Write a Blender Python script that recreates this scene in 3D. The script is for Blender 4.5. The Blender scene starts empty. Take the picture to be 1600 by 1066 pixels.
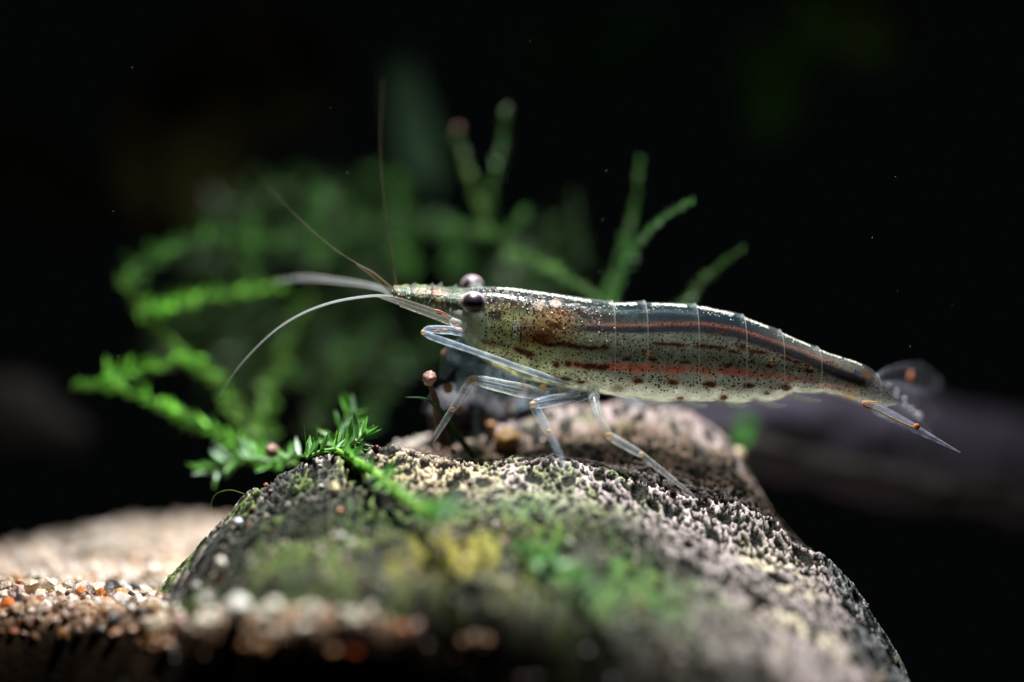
import bpy, math, random
import numpy as np
from mathutils import Vector, Matrix
random.seed(7); rng = np.random.default_rng(7)
sc = bpy.context.scene
C = sc.collection
# ------------------------------------------------------------------ camera
D = 40.0
cam = bpy.data.cameras.new('camera'); camo = bpy.data.objects.new('camera', cam); C.objects.link(camo)
camo.location = (0, -D, 0); camo.rotation_euler = (math.pi/2, 0, 0)
cam.sensor_width = 36; cam.lens = 36*D/16.0
cam.clip_start = 0.5; cam.clip_end = 400
cam.dof.use_dof = True; cam.dof.focus_distance = D; cam.dof.aperture_fstop = 0.0225
cam.dof.aperture_blades = 9
sc.camera = camo
# ------------------------------------------------------------------ world and lamps
w = bpy.data.worlds.new('World'); sc.world = w; w.use_nodes = True
bg = w.node_tree.nodes['Background']; bg.inputs[0].default_value = (0.75, 0.9, 1.0, 1); bg.inputs[1].default_value = 0.0016
sc.view_settings.view_transform = 'Standard'; sc.view_settings.look = 'None'; sc.view_settings.gamma = 1
sc.view_settings.exposure = 0.0
def spot(name, loc, target, energy, size_deg, blend, radius, col):
    l = bpy.data.lights.new(name, 'SPOT'); l.energy = energy; l.spot_size = math.radians(size_deg); l.spot_blend = blend
    l.shadow_soft_size = radius; l.color = col
    o = bpy.data.objects.new(name, l); C.objects.link(o); o.location = loc
    o.rotation_euler = (Vector(target)-Vector(loc)).to_track_quat('-Z', 'Y').to_euler(); return o
spot('aquarium_lamp_and_fill', (-0.6, -0.6, 15), (-0.9, 0.3, 0), 47500, 92, 1.0, 0.36, (1.0, 0.97, 0.92))  # the tank's own lamp overhead
spot('aquarium_lamp_and_fill', (4.0, 1.5, 15), (0.8, 0.2, -1), 5000, 60, 1.0, 1.2, (0.86, 0.93, 1.0))  # second spot, added as a bluish fill and rim from behind

# ------------------------------------------------------------------ helpers
def U(px, py, d=0.0):
    s = (D+d)/D
    return Vector(((px-800)/100*s, d, (533-py)/100*s))
ORG = {}
def tag(o, label=None, cat=None, group=None, kind=None):
    if label: o['label'] = label
    if cat: o['category'] = cat
    if group: o['group'] = group
    if kind: o['kind'] = kind
    return o
def thing(name, label, cat, base, group=None):
    o = bpy.data.objects.new(name, None); C.objects.link(o); o.location = base; o.empty_display_size = 0.2
    ORG[o.name] = Vector(base); return tag(o, label, cat, group)
def link(name, me, parent=None):
    o = bpy.data.objects.new(name, me); C.objects.link(o)
    if parent is not None:
        o.parent = parent; ORG[o.name] = ORG[parent.name]
    else: ORG[o.name] = Vector((0, 0, 0))
    return o
def mesh(name, V, F, mats, parent=None, smooth=True, cols=None, attrs=None, midx=None, base=None):
    """V (n,3) world coords, F list of index arrays (each (k,m))."""
    V = np.asarray(V, dtype=np.float64).reshape(-1, 3)
    org = np.array(ORG[parent.name]) if parent is not None else (np.array(base) if base is not None else np.zeros(3))
    if not isinstance(F, list): F = [F]
    F = [np.asarray(f, dtype=np.int32) for f in F if len(f)]
    me = bpy.data.meshes.new(name)
    nl = sum(f.size for f in F); nf = sum(len(f) for f in F)
    me.vertices.add(len(V)); me.loops.add(nl); me.polygons.add(nf)
    me.vertices.foreach_set('co', (V-org).astype(np.float32).ravel())
    me.loops.foreach_set('vertex_index', np.concatenate([f.ravel() for f in F]))
    tot = np.concatenate([np.full(len(f), f.shape[1], dtype=np.int32) for f in F])
    st = np.concatenate([[0], np.cumsum(tot)[:-1]]).astype(np.int32)
    me.polygons.foreach_set('loop_start', st); me.polygons.foreach_set('loop_total', tot)
    me.polygons.foreach_set('use_smooth', np.full(nf, smooth))
    if not isinstance(mats, (list, tuple)): mats = [mats]
    for m in mats: me.materials.append(m)
    if midx is not None: me.polygons.foreach_set('material_index', np.asarray(midx, dtype=np.int32))
    if cols is not None:
        ca = me.color_attributes.new('Col', 'FLOAT_COLOR', 'POINT')
        c4 = np.ones((len(V), 4), dtype=np.float32); c4[:, :3] = cols
        ca.data.foreach_set('color', c4.ravel())
    for k, v in (attrs or {}).items():
        a = me.attributes.new(k, 'FLOAT', 'POINT'); a.data.foreach_set('value', np.asarray(v, dtype=np.float32))
    me.update(calc_edges=True); me.validate()
    o = link(name, me, parent)
    if parent is None and base is not None:
        o.location = base; ORG[o.name] = Vector(base)
    return o
def catmull(P, n):
    P = [np.array(p, dtype=float) for p in P]
    if len(P) == 2: return np.array([P[0]+(P[1]-P[0])*t for t in np.linspace(0, 1, n)])
    Q = [2*P[0]-P[1]]+P+[2*P[-1]-P[-2]]; out = []
    segs = len(P)-1
    for t in np.linspace(0, segs, n):
        i = min(int(t), segs-1); u = t-i
        p0, p1, p2, p3 = Q[i:i+4]
        out.append(0.5*((2*p1)+(-p0+p2)*u+(2*p0-5*p1+4*p2-p3)*u*u+(-p0+3*p1-3*p2+p3)*u**3))
    return np.array(out)
def tube_geo(path, radii, nseg=8, flat=1.0, off=0):
    path = np.asarray(path, float); n = len(path)
    radii = np.interp(np.linspace(0, 1, n), np.linspace(0, 1, len(radii)), radii)
    T = np.gradient(path, axis=0); T /= np.linalg.norm(T, axis=1)[:, None]+1e-9
    up = np.array([0, 1.0, 0]) if abs(T[0][1]) < 0.9 else np.array([1.0, 0, 0])
    V = []; prev = up
    a = np.linspace(0, 2*np.pi, nseg, endpoint=False)
    for i in range(n):
        b = prev-T[i]*np.dot(prev, T[i]); b /= np.linalg.norm(b)+1e-9; prev = b
        c = np.cross(T[i], b)
        V.append(path[i]+radii[i]*(np.cos(a)[:, None]*b*flat+np.sin(a)[:, None]*c))
    V = np.concatenate(V)
    i = np.arange(n-1)[:, None]*nseg; j = np.arange(nseg)[None, :]; k = (j+1) % nseg
    F = np.stack([i+j, i+k, i+nseg+k, i+nseg+j], -1).reshape(-1, 4)+off
    e = len(V); V = np.vstack([V, path[0], path[-1]])
    j = np.arange(nseg); k = (j+1) % nseg
    T1 = np.stack([k, j, np.full(nseg, e)], -1)+off
    T2 = np.stack([(n-1)*nseg+j, (n-1)*nseg+k, np.full(nseg, e+1)], -1)+off
    return V, F, np.vstack([T1, T2])
def tube(name, P, radii, mat, parent=None, n=24, nseg=8, flat=1.0, rings=None, base=None, smoothp=True):
    path = catmull(P, n) if smoothp else np.array([np.array(p) for p in P])
    if rings is not None:                       # ringed flagellum: radius modulated
        r = np.interp(np.linspace(0, 1, n), np.linspace(0, 1, len(radii)), radii)
        r = r*(1+0.30*np.where(np.arange(n) % 2 == 0, 1, -1)); radii = r
    V, F, T = tube_geo(path, radii, nseg, flat)
    return mesh(name, V, [F, T], mat, parent, base=base)
_ico = {}
def ico(sub):
    if sub not in _ico:
        import bmesh
        bm = bmesh.new(); bmesh.ops.create_icosphere(bm, subdivisions=sub, radius=1)
        _ico[sub] = (np.array([v.co[:] for v in bm.verts]), np.array([[v.index for v in f.verts] for f in bm.faces])); bm.free()
    return _ico[sub]
def hash3(ix, iy, iz, seed):
    h = (ix*374761393+iy*668265263+iz*2147483647+seed*1274126177) & 0xffffffff
    h = ((h ^ (h >> 13))*1274126177) & 0xffffffff
    h = h ^ (h >> 16)
    return (h & 0xffffff)/float(0xffffff)
def vnoise(x, y, z, seed=0):
    x = np.asarray(x, float); y = np.asarray(y, float)+0*x; z = np.asarray(z, float)+0*x
    ix = np.floor(x).astype(np.int64); iy = np.floor(y).astype(np.int64); iz = np.floor(z).astype(np.int64)
    fx = x-ix; fy = y-iy; fz = z-iz
    fx = fx*fx*(3-2*fx); fy = fy*fy*(3-2*fy); fz = fz*fz*(3-2*fz)
    r = 0
    for a in (0, 1):
        for b in (0, 1):
            for c in (0, 1):
                wgt = (fx if a else 1-fx)*(fy if b else 1-fy)*(fz if c else 1-fz)
                r = r+wgt*hash3(ix+a, iy+b, iz+c, seed)
    return r
def fbm(x, y, z, oct=4, seed=0, gain=0.5):
    s = 0; a = 1; t = 0
    for o in range(oct):
        s = s+a*vnoise(np.asarray(x)*2**o+17*o, np.asarray(y)*2**o, np.asarray(z)*2**o, seed+o); t += a; a *= gain
    return s/t
def smooth(a, b, x): t = np.clip((x-a)/(b-a), 0, 1); return t*t*(3-2*t)

# ------------------------------------------------------------------ materials
def newmat(name):
    m = bpy.data.materials.new(name); m.use_nodes = True; nt = m.node_tree
    for n in list(nt.nodes): nt.nodes.remove(n)
    out = nt.nodes.new('ShaderNodeOutputMaterial'); return m, nt, out
def pset(p, **k):
    for a, b in k.items(): p.inputs[a.replace('_', ' ')].default_value = b
def glassy(name, col, op=0.12, edge=0.75, rough=0.18, tint_node=None, power=2.2, noise=0.0):
    """clear shell: see-through face on, denser where one looks along the wall"""
    m, nt, out = newmat(name)
    p = nt.nodes.new('ShaderNodeBsdfPrincipled'); pset(p, Base_Color=(*col, 1), Roughness=rough, IOR=1.45)
    p.inputs['Subsurface Weight'].default_value = 0.0
    tl = nt.nodes.new('ShaderNodeBsdfTranslucent'); tl.inputs[0].default_value = (*col, 1)
    mx0 = nt.nodes.new('ShaderNodeMixShader'); mx0.inputs[0].default_value = 0.45
    nt.links.new(p.outputs[0], mx0.inputs[1]); nt.links.new(tl.outputs[0], mx0.inputs[2])
    tr = nt.nodes.new('ShaderNodeBsdfTransparent')
    lw = nt.nodes.new('ShaderNodeLayerWeight'); lw.inputs[0].default_value = 0.5
    pw = nt.nodes.new('ShaderNodeMath'); pw.operation = 'POWER'; pw.inputs[1].default_value = power
    nt.links.new(lw.outputs['Facing'], pw.inputs[0])
    mr = nt.nodes.new('ShaderNodeMapRange'); mr.inputs['To Min'].default_value = op; mr.inputs['To Max'].default_value = edge
    nt.links.new(pw.outputs[0], mr.inputs['Value'])
    mx = nt.nodes.new('ShaderNodeMixShader')
    last = mr.outputs[0]
    if noise:
        tc = nt.nodes.new('ShaderNodeTexCoord'); nz = nt.nodes.new('ShaderNodeTexNoise'); nz.inputs['Scale'].default_value = 9; nz.inputs['Detail'].default_value = 4
        nt.links.new(tc.outputs['Object'], nz.inputs['Vector'])
        r2 = nt.nodes.new('ShaderNodeMapRange'); r2.inputs['From Min'].default_value = 0.35; r2.inputs['From Max'].default_value = 0.7
        r2.inputs['To Min'].default_value = 1-noise; r2.inputs['To Max'].default_value = 1+noise
        nt.links.new(nz.outputs[0], r2.inputs['Value'])
        mu = nt.nodes.new('ShaderNodeMath'); mu.operation = 'MULTIPLY'; nt.links.new(last, mu.inputs[0]); nt.links.new(r2.outputs[0], mu.inputs[1]); mu.use_clamp = True
        last = mu.outputs[0]
    nt.links.new(last, mx.inputs[0]); nt.links.new(tr.outputs[0], mx.inputs[1]); nt.links.new(mx0.outputs[0], mx.inputs[2])
    nt.links.new(mx.outputs[0], out.inputs[0]); return m
def attr_mat(name, rough=0.8, spec=0.3, bump=0.0, bscale=20, sss=0.0, grain=0.0, gscale=30, trans=0.0):
    """colour from the painted pigment attribute, plus fine procedural grain"""
    m, nt, out = newmat(name)
    a = nt.nodes.new('ShaderNodeAttribute'); a.attribute_name = 'Col'
    p = nt.nodes.new('ShaderNodeBsdfPrincipled'); pset(p, Roughness=rough); p.inputs['Specular IOR Level'].default_value = spec
    col = a.outputs['Color']
    tc = nt.nodes.new('ShaderNodeTexCoord')
    if grain:
        nz = nt.nodes.new('ShaderNodeTexNoise'); nz.inputs['Scale'].default_value = gscale; nz.inputs['Detail'].default_value = 6; nz.inputs['Roughness'].default_value = 0.7
        nt.links.new(tc.outputs['Object'], nz.inputs['Vector'])
        mr = nt.nodes.new('ShaderNodeMapRange'); mr.inputs['From Min'].default_value = 0.3; mr.inputs['From Max'].default_value = 0.7
        mr.inputs['To Min'].default_value = 1-grain; mr.inputs['To Max'].default_value = 1+grain
        nt.links.new(nz.outputs[0], mr.inputs['Value'])
        vm = nt.nodes.new('ShaderNodeVectorMath'); vm.operation = 'SCALE'
        nt.links.new(col, vm.inputs[0]); nt.links.new(mr.outputs[0], vm.inputs['Scale']); col = vm.outputs[0]
    nt.links.new(col, p.inputs['Base Color'])
    if bump:
        nb = nt.nodes.new('ShaderNodeTexNoise'); nb.inputs['Scale'].default_value = bscale; nb.inputs['Detail'].default_value = 5
        nt.links.new(tc.outputs['Object'], nb.inputs['Vector'])
        b = nt.nodes.new('ShaderNodeBump'); b.inputs['Strength'].default_value = bump; b.inputs['Distance'].default_value = 0.05
        nt.links.new(nb.outputs[0], b.inputs['Height']); nt.links.new(b.outputs[0], p.inputs['Normal'])
    if trans:
        tl = nt.nodes.new('ShaderNodeBsdfTranslucent'); nt.links.new(col, tl.inputs[0])
        mx = nt.nodes.new('ShaderNodeMixShader'); mx.inputs[0].default_value = trans
        nt.links.new(p.outputs[0], mx.inputs[1]); nt.links.new(tl.outputs[0], mx.inputs[2]); nt.links.new(mx.outputs[0], out.inputs[0])
    else: nt.links.new(p.outputs[0], out.inputs[0])
    return m
def plain(name, col, rough=0.6, spec=0.4, trans=0.0, grain=0.35, gscale=12, metal=0.0):
    m, nt, out = newmat(name)
    p = nt.nodes.new('ShaderNodeBsdfPrincipled'); pset(p, Roughness=rough, Metallic=metal); p.inputs['Specular IOR Level'].default_value = spec
    tc = nt.nodes.new('ShaderNodeTexCoord'); nz = nt.nodes.new('ShaderNodeTexNoise'); nz.inputs['Scale'].default_value = gscale; nz.inputs['Detail'].default_value = 5
    nt.links.new(tc.outputs['Object'], nz.inputs['Vector'])
    mr = nt.nodes.new('ShaderNodeMapRange'); mr.inputs['From Min'].default_value = 0.3; mr.inputs['From Max'].default_value = 0.7
    mr.inputs['To Min'].default_value = 1-grain; mr.inputs['To Max'].default_value = 1+grain; nt.links.new(nz.outputs[0], mr.inputs['Value'])
    vm = nt.nodes.new('ShaderNodeVectorMath'); vm.operation = 'SCALE'; vm.inputs[0].default_value = col
    nt.links.new(mr.outputs[0], vm.inputs['Scale']); nt.links.new(vm.outputs[0], p.inputs['Base Color'])
    if trans:
        tl = nt.nodes.new('ShaderNodeBsdfTranslucent'); nt.links.new(vm.outputs[0], tl.inputs[0])
        mx = nt.nodes.new('ShaderNodeMixShader'); mx.inputs[0].default_value = trans
        nt.links.new(p.outputs[0], mx.inputs[1]); nt.links.new(tl.outputs[0], mx.inputs[2]); nt.links.new(mx.outputs[0], out.inputs[0])
    else: nt.links.new(p.outputs[0], out.inputs[0])
    return m

def body_material():
    m, nt, out = newmat('shrimp_flesh'); N = nt.nodes.new; L = nt.links.new
    a = N('ShaderNodeAttribute'); a.attribute_name = 'Col'
    dn = N('ShaderNodeAttribute'); dn.attribute_name = 'spots'
    al = N('ShaderNodeAttribute'); al.attribute_name = 'dense'
    tc = N('ShaderNodeTexCoord')
    def spots(scale, r, seed):
        mp = N('ShaderNodeMapping'); mp.inputs['Location'].default_value = (seed, 0, seed); L(tc.outputs['Object'], mp.inputs[0])
        # a little warp so the speckles do not sit on a lattice
        v = N('ShaderNodeTexVoronoi'); v.inputs['Scale'].default_value = scale; v.inputs['Randomness'].default_value = 1; L(mp.outputs[0], v.inputs['Vector'])
        sep = N('ShaderNodeSeparateColor'); L(v.outputs['Color'], sep.inputs[0])
        rr = N('ShaderNodeMath'); rr.operation = 'MULTIPLY_ADD'; L(sep.outputs[0], rr.inputs[0]); rr.inputs[1].default_value = r*0.6; rr.inputs[2].default_value = r*0.4
        r2 = N('ShaderNodeMath'); r2.operation = 'MULTIPLY'; L(rr.outputs[0], r2.inputs[0]); L(dn.outputs['Fac'], r2.inputs[1])
        sub = N('ShaderNodeMath'); sub.operation = 'SUBTRACT'; L(r2.outputs[0], sub.inputs[0]); L(v.outputs['Distance'], sub.inputs[1])
        mr = N('ShaderNodeMapRange'); mr.inputs['From Min'].default_value = -0.04; mr.inputs['From Max'].default_value = 0.06; L(sub.outputs[0], mr.inputs['Value'])
        return mr.outputs[0]
    s1 = spots(20.0, 0.43, 0.0); s2 = spots(31.0, 0.40, 3.3)
    nz = N('ShaderNodeTexNoise'); nz.inputs['Scale'].default_value = 7; nz.inputs['Detail'].default_value = 5; L(tc.outputs['Object'], nz.inputs['Vector'])
    mr = N('ShaderNodeMapRange'); mr.inputs['From Min'].default_value = 0.3; mr.inputs['From Max'].default_value = 0.7; mr.inputs['To Min'].default_value = 0.7; mr.inputs['To Max'].default_value = 1.25
    L(nz.outputs[0], mr.inputs['Value'])
    vm = N('ShaderNodeVectorMath'); vm.operation = 'SCALE'; L(a.outputs['Color'], vm.inputs[0]); L(mr.outputs[0], vm.inputs['Scale'])
    mx1 = N('ShaderNodeMix'); mx1.data_type = 'RGBA'; L(s1, mx1.inputs[0]); L(vm.outputs[0], mx1.inputs[6]); mx1.inputs[7].default_value = (0.040, 0.010, 0.004, 1)
    mx2 = N('ShaderNodeMix'); mx2.data_type = 'RGBA'; L(s2, mx2.inputs[0]); L(mx1.outputs[2], mx2.inputs[6]); mx2.inputs[7].default_value = (0.085, 0.028, 0.008, 1)
    p = N('ShaderNodeBsdfPrincipled'); pset(p, Roughness=0.16); p.inputs['Specular IOR Level'].default_value = 0.22
    L(mx2.outputs[2], p.inputs['Base Color'])
    p.inputs['Subsurface Weight'].default_value = 0.0
    bnz = N('ShaderNodeTexNoise'); bnz.inputs['Scale'].default_value = 22; bnz.inputs['Detail'].default_value = 3; L(tc.outputs['Object'], bnz.inputs['Vector'])
    b = N('ShaderNodeBump'); b.inputs['Strength'].default_value = 0.25; b.inputs['Distance'].default_value = 0.03; L(bnz.outputs[0], b.inputs['Height']); L(b.outputs[0], p.inputs['Normal'])
    tl = N('ShaderNodeBsdfTranslucent'); L(mx2.outputs[2], tl.inputs[0])
    m1 = N('ShaderNodeMixShader'); m1.inputs[0].default_value = 0.5; L(p.outputs[0], m1.inputs[1]); L(tl.outputs[0], m1.inputs[2])
    tr = N('ShaderNodeBsdfTransparent'); m2 = N('ShaderNodeMixShader')
    mxa = N('ShaderNodeMath'); mxa.operation = 'MAXIMUM'; L(al.outputs['Fac'], mxa.inputs[0]); L(s1, mxa.inputs[1])
    L(mxa.outputs[0], m2.inputs[0]); L(tr.outputs[0], m2.inputs[1]); L(m1.outputs[0], m2.inputs[2])
    L(m2.outputs[0], out.inputs[0]); return m
M_body = body_material()
M_shell = glassy('clear_shell', (0.42, 0.54, 0.60), op=0.01, edge=0.30, rough=0.05, power=4.5)
M_rim = glassy('shell_rim', (0.80, 0.80, 0.74), op=0.07, edge=0.38, rough=0.12)
M_leg = glassy('clear_leg', (0.60, 0.72, 0.90), op=0.10, edge=0.9, rough=0.15, power=2.3, noise=0.5)
M_legwarm = glassy('clear_leg_warm', (0.68, 0.72, 0.72), op=0.13, edge=0.9, rough=0.15, power=2.3, noise=0.5)
M_far = glassy('far_leg_tissue', (0.26, 0.36, 0.44), op=0.20, edge=0.6, rough=0.3, noise=0.4)
M_joint = glassy('amber_joint', (0.72, 0.48, 0.20), op=0.55, edge=0.95, rough=0.25, noise=0.3)
M_orange = plain('orange_pigment', (0.55, 0.16, 0.03), 0.4, 0.5, 0.3)
M_brown = plain('brown_pigment', (0.16, 0.035, 0.008), 0.5, 0.3, 0.2, 0.5, 20)
M_flag = glassy('flagellum_white', (0.80, 0.84, 0.88), op=0.35, edge=0.8, rough=0.15)
M_flagfar = glassy('flagellum_far', (0.60, 0.64, 0.66), op=0.12, edge=0.4, rough=0.2)
M_flagdark = glassy('flagellum_dark', (0.12, 0.09, 0.05), op=0.22, edge=0.4, rough=0.4)
M_flagdim = glassy('flagellum_dull', (0.17, 0.13, 0.075), op=0.30, edge=0.6, rough=0.35)
M_streak = attr_mat('dorsal_glitter', 0.35, 0.8, 0.8, 40, grain=0.6, gscale=40)
M_scale = glassy('antennal_scale_clear', (0.46, 0.48, 0.45), op=0.09, edge=0.62, rough=0.12, noise=0.3)
M_fan = glassy('tail_fan_clear', (0.40, 0.44, 0.56), op=0.05, edge=0.42, rough=0.2, noise=0.6)
M_swim = glassy('swimmeret_skin', (0.60, 0.66, 0.66), op=0.22, edge=0.8, rough=0.2, noise=0.4)
M_eyecap = glassy('cornea', (0.85, 0.92, 0.95), op=0.0, edge=0.42, rough=0.06, power=5)

# eye: dark core with a lilac upper half, faceted
def eye_material():
    m, nt, out = newmat('compound_eye'); N = nt.nodes.new; L = nt.links.new
    tc = N('ShaderNodeTexCoord'); sx = N('ShaderNodeSeparateXYZ'); L(tc.outputs['Object'], sx.inputs[0])
    a = N('ShaderNodeAttribute'); a.attribute_name = 'Col'
    v = N('ShaderNodeTexVoronoi'); v.inputs['Scale'].default_value = 55; L(tc.outputs['Object'], v.inputs['Vector'])
    sep = N('ShaderNodeSeparateColor'); L(v.outputs['Color'], sep.inputs[0])
    mr = N('ShaderNodeMapRange'); mr.inputs['To Min'].default_value = 0.45; mr.inputs['To Max'].default_value = 1.5; L(sep.outputs[0], mr.inputs['Value'])
    vm = N('ShaderNodeVectorMath'); vm.operation = 'SCALE'; L(a.outputs['Color'], vm.inputs[0]); L(mr.outputs[0], vm.inputs['Scale'])
    p = N('ShaderNodeBsdfPrincipled'); pset(p, Roughness=0.35); p.inputs['Specular IOR Level'].default_value = 0.5
    L(vm.outputs[0], p.inputs['Base Color']); b = N('ShaderNodeBump'); b.inputs['Strength'].default_value = 0.3; b.inputs['Distance'].default_value = 0.01
    L(v.outputs['Distance'], b.inputs['Height']); L(b.outputs[0], p.inputs['Normal'])
    L(p.outputs[0], out.inputs[0]); return m
M_eye = eye_material()
M_moss = attr_mat('moss_leaf', 0.45, 0.5, grain=0.3, gscale=9, trans=0.45)
M_rock = attr_mat('porous_rock', 0.55, 0.12, 0.7, 22, grain=0.7, gscale=26)
M_sand = attr_mat('sand_grain', 0.3, 0.6, 0.4, 30, grain=0.35, gscale=25, trans=0.12)
M_bed = attr_mat('sand_bed', 0.9, 0.04, 1.0, 14, grain=0.6, gscale=16)
M_farleaf = attr_mat('far_leaf', 0.8, 0.04, grain=0.4, gscale=3, trans=0.3)
M_wood = attr_mat('drift_wood', 0.75, 0.10, 0.5, 6, grain=0.4, gscale=5)

# ------------------------------------------------------------------ sand bed (ground)
def slice_surface(slices, X, Y):
    """slices: {depth: [(px,py)...]}; returns z at X,Y"""
    ds = sorted(slices); Z = []
    for d in ds:
        s = (D+d)/D; a = np.array(slices[d], float)
        xs = (a[:, 0]-800)/100*s; zs = (533-a[:, 1])/100*s
        # smoothed interpolation
        fx = np.linspace(-16, 16, 1600); fz = np.interp(fx, xs, zs)
        k = np.hanning(17); k /= k.sum(); fz = np.convolve(np.pad(fz, 8, mode='edge'), k, 'valid')
        Z.append(np.interp(X, fx, fz))
    Z = np.array(Z); ds = np.array(ds)
    i = np.clip(np.searchsorted(ds, Y)-1, 0, len(ds)-2)
    t = np.clip((Y-ds[i])/(ds[i+1]-ds[i]), 0, 1)
    # hermite with finite-difference slopes
    def g(k): return np.take_along_axis(Z, np.clip(k, 0, len(ds)-1)[None], 0)[0]
    z0, z1 = g(i), g(i+1)
    def slope(k):
        km = np.clip(k-1, 0, len(ds)-1); kp = np.clip(k+1, 0, len(ds)-1)
        return (g(kp)-g(km))/np.maximum(ds[kp]-ds[km], 1e-3)
    h = ds[i+1]-ds[i]; m0, m1 = slope(i)*h*0.6, slope(i+1)*h*0.6
    return (2*t**3-3*t**2+1)*z0+(t**3-2*t**2+t)*m0+(-2*t**3+3*t**2)*z1+(t**3-t**2)*m1
SAND = {
 -12: [(-900, 1700), (2600, 1700)],
 -3.75: [(-900, 1700), (2600, 1700)],
 -3.35: [(-900, 1700), (250, 1600), (350, 1100), (450, 1005), (600, 1005), (800, 1060), (1000, 1200), (1300, 1700), (2600, 1700)],
 -2.9: [(-900, 1700), (100, 1600), (230, 1200), (300, 1010), (370, 962), (450, 952), (600, 960), (800, 1005), (1000, 1120), (1300, 1500), (2600, 1700)],
 -2.2: [(-900, 1700), (100, 1500), (200, 1080), (270, 985), (350, 950), (450, 942), (600, 950), (800, 985), (1200, 1300), (2600, 1500)],
 -1.5: [(-900, 1500), (0, 1350), (120, 1080), (200, 985), (300, 952), (400, 945), (600, 960), (900, 1050), (1300, 1350), (2600, 1500)],
 -1.1: [(-900, 1030), (0, 1015), (120, 985), (200, 960), (300, 948), (600, 970), (900, 1050), (1300, 1350), (2600, 1500)],
 -0.6: [(-900, 955), (0, 952), (160, 945), (260, 940), (600, 980), (900, 1050), (1400, 1350), (2600, 1500)],
 0.0: [(-900, 925), (0, 925), (150, 928), (240, 940), (400, 960), (900, 1100), (1400, 1350), (2600, 1600)],
 1.5: [(-900, 905), (0, 905), (300, 910), (600, 930), (900, 1100), (1400, 1350), (2600, 1600)],
 4.0: [(-900, 890), (0, 880), (150, 862), (300, 850), (600, 850), (900, 1000), (1400, 1300), (2600, 1600)],
 7.0: [(-900, 900), (0, 880), (120, 850), (230, 828), (350, 830), (600, 850), (900, 950), (1400, 1250), (2600, 1600)],
 9.0: [(-900, 940), (0, 920), (150, 890), (300, 870), (600, 890), (900, 1000), (1400, 1250), (2600, 1500)],
 14: [(-900, 1150), (2600, 1300)],
 40: [(-900, 1300), (2600, 1300)],
}
xs = np.concatenate([np.arange(-16, -9, 0.25), np.arange(-9, 1, 0.05), np.arange(1, 16.1, 0.25)])
ys = np.concatenate([np.arange(-12, -4.6, 0.4), np.arange(-4.6, 2, 0.05), np.arange(2, 10, 0.12), np.arange(10, 40.1, 1.0)])
def grid(X):
    ny, nx = X.shape
    i = np.arange(ny-1)[:, None]*nx; j = np.arange(nx-1)[None, :]
    return np.stack([i+j, i+j+1, i+nx+j+1, i+nx+j], -1).reshape(-1, 4)
X, Y = np.meshgrid(xs, ys)
def sand_z(X, Y): return slice_surface(SAND, X, Y)+0.10*(fbm(X*1.6, Y*1.6, 0, 3, 5)-0.5)
Z = sand_z(X, Y)+0.07*(fbm(X*9, Y*9, 0, 2, 9)-0.5)
n1 = fbm(X*3, Y*3, 1, 4, 21)[..., None]; n2 = fbm(X*1.1, Y*1.1, 2, 3, 31)[..., None]
cs = np.array([0.42, 0.30, 0.20])*(1-n1)+np.array([0.62, 0.52, 0.44])*n1
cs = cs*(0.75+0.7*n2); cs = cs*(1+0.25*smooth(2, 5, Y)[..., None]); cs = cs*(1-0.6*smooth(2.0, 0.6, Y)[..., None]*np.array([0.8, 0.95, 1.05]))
face_shade = smooth(-4.02, -4.36, Z+0.25*(n2[..., 0]-0.5))*smooth(0.5, -0.2, Y); cs = cs*(1-face_shade[..., None])+np.array([0.012, 0.007, 0.004])*face_shade[..., None]*(0.4+1.2*n1)  # shade on the sand's front face, painted almost black below the crest
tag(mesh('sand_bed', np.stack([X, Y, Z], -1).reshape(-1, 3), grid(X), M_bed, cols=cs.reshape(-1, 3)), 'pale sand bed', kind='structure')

def stones_geo(P, R, sub, cols, squash=(0.6, 1.0), jag=0.25):
    iv, jf = ico(sub); nv = len(iv); n = len(P)
    V = np.repeat(iv[None], n, 0)
    V = V*(1+jag*(rng.random((n, nv))[..., None]-0.5)*2)
    V = V*rng.uniform(squash[0], squash[1], (n, 1, 3))
    # random rotation
    q = rng.normal(size=(n, 4)); q /= np.linalg.norm(q, axis=1)[:, None]; w_, x, y, z = q.T
    Rm = np.stack([1-2*(y*y+z*z), 2*(x*y-z*w_), 2*(x*z+y*w_), 2*(x*y+z*w_), 1-2*(x*x+z*z), 2*(y*z-x*w_), 2*(x*z-y*w_), 2*(y*z+x*w_), 1-2*(x*x+y*y)], -1).reshape(n, 3, 3)
    V = np.einsum('nij,nvj->nvi', Rm, V)*np.asarray(R)[:, None, None]+np.asarray(P)[:, None, :]
    F = (jf[None]+np.arange(n)[:, None, None]*nv).reshape(-1, 3)
    return V.reshape(-1, 3), F, np.repeat(np.asarray(cols), nv, 0)
pal = np.array([[0.75, 0.72, 0.68], [0.62, 0.52, 0.42], [0.45, 0.30, 0.18], [0.60, 0.20, 0.05], [0.05, 0.045, 0.05], [0.22, 0.14, 0.10], [0.70, 0.55, 0.40], [0.30, 0.28, 0.30], [0.55, 0.40, 0.36]])
pp = np.array([0.20, 0.17, 0.16, 0.05, 0.12, 0.10, 0.10, 0.05, 0.05])
def scatter(n, x0, x1, y0, y1, r0, r1):
    P = np.stack([rng.uniform(x0, x1, n), rng.uniform(y0, y1, n)], -1)
    r = r0+(r1-r0)*rng.random(n)**2.2
    return np.stack([P[:, 0], P[:, 1], sand_z(P[:, 0], P[:, 1])+r*rng.uniform(-0.3, 0.6, n)], -1), r
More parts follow.
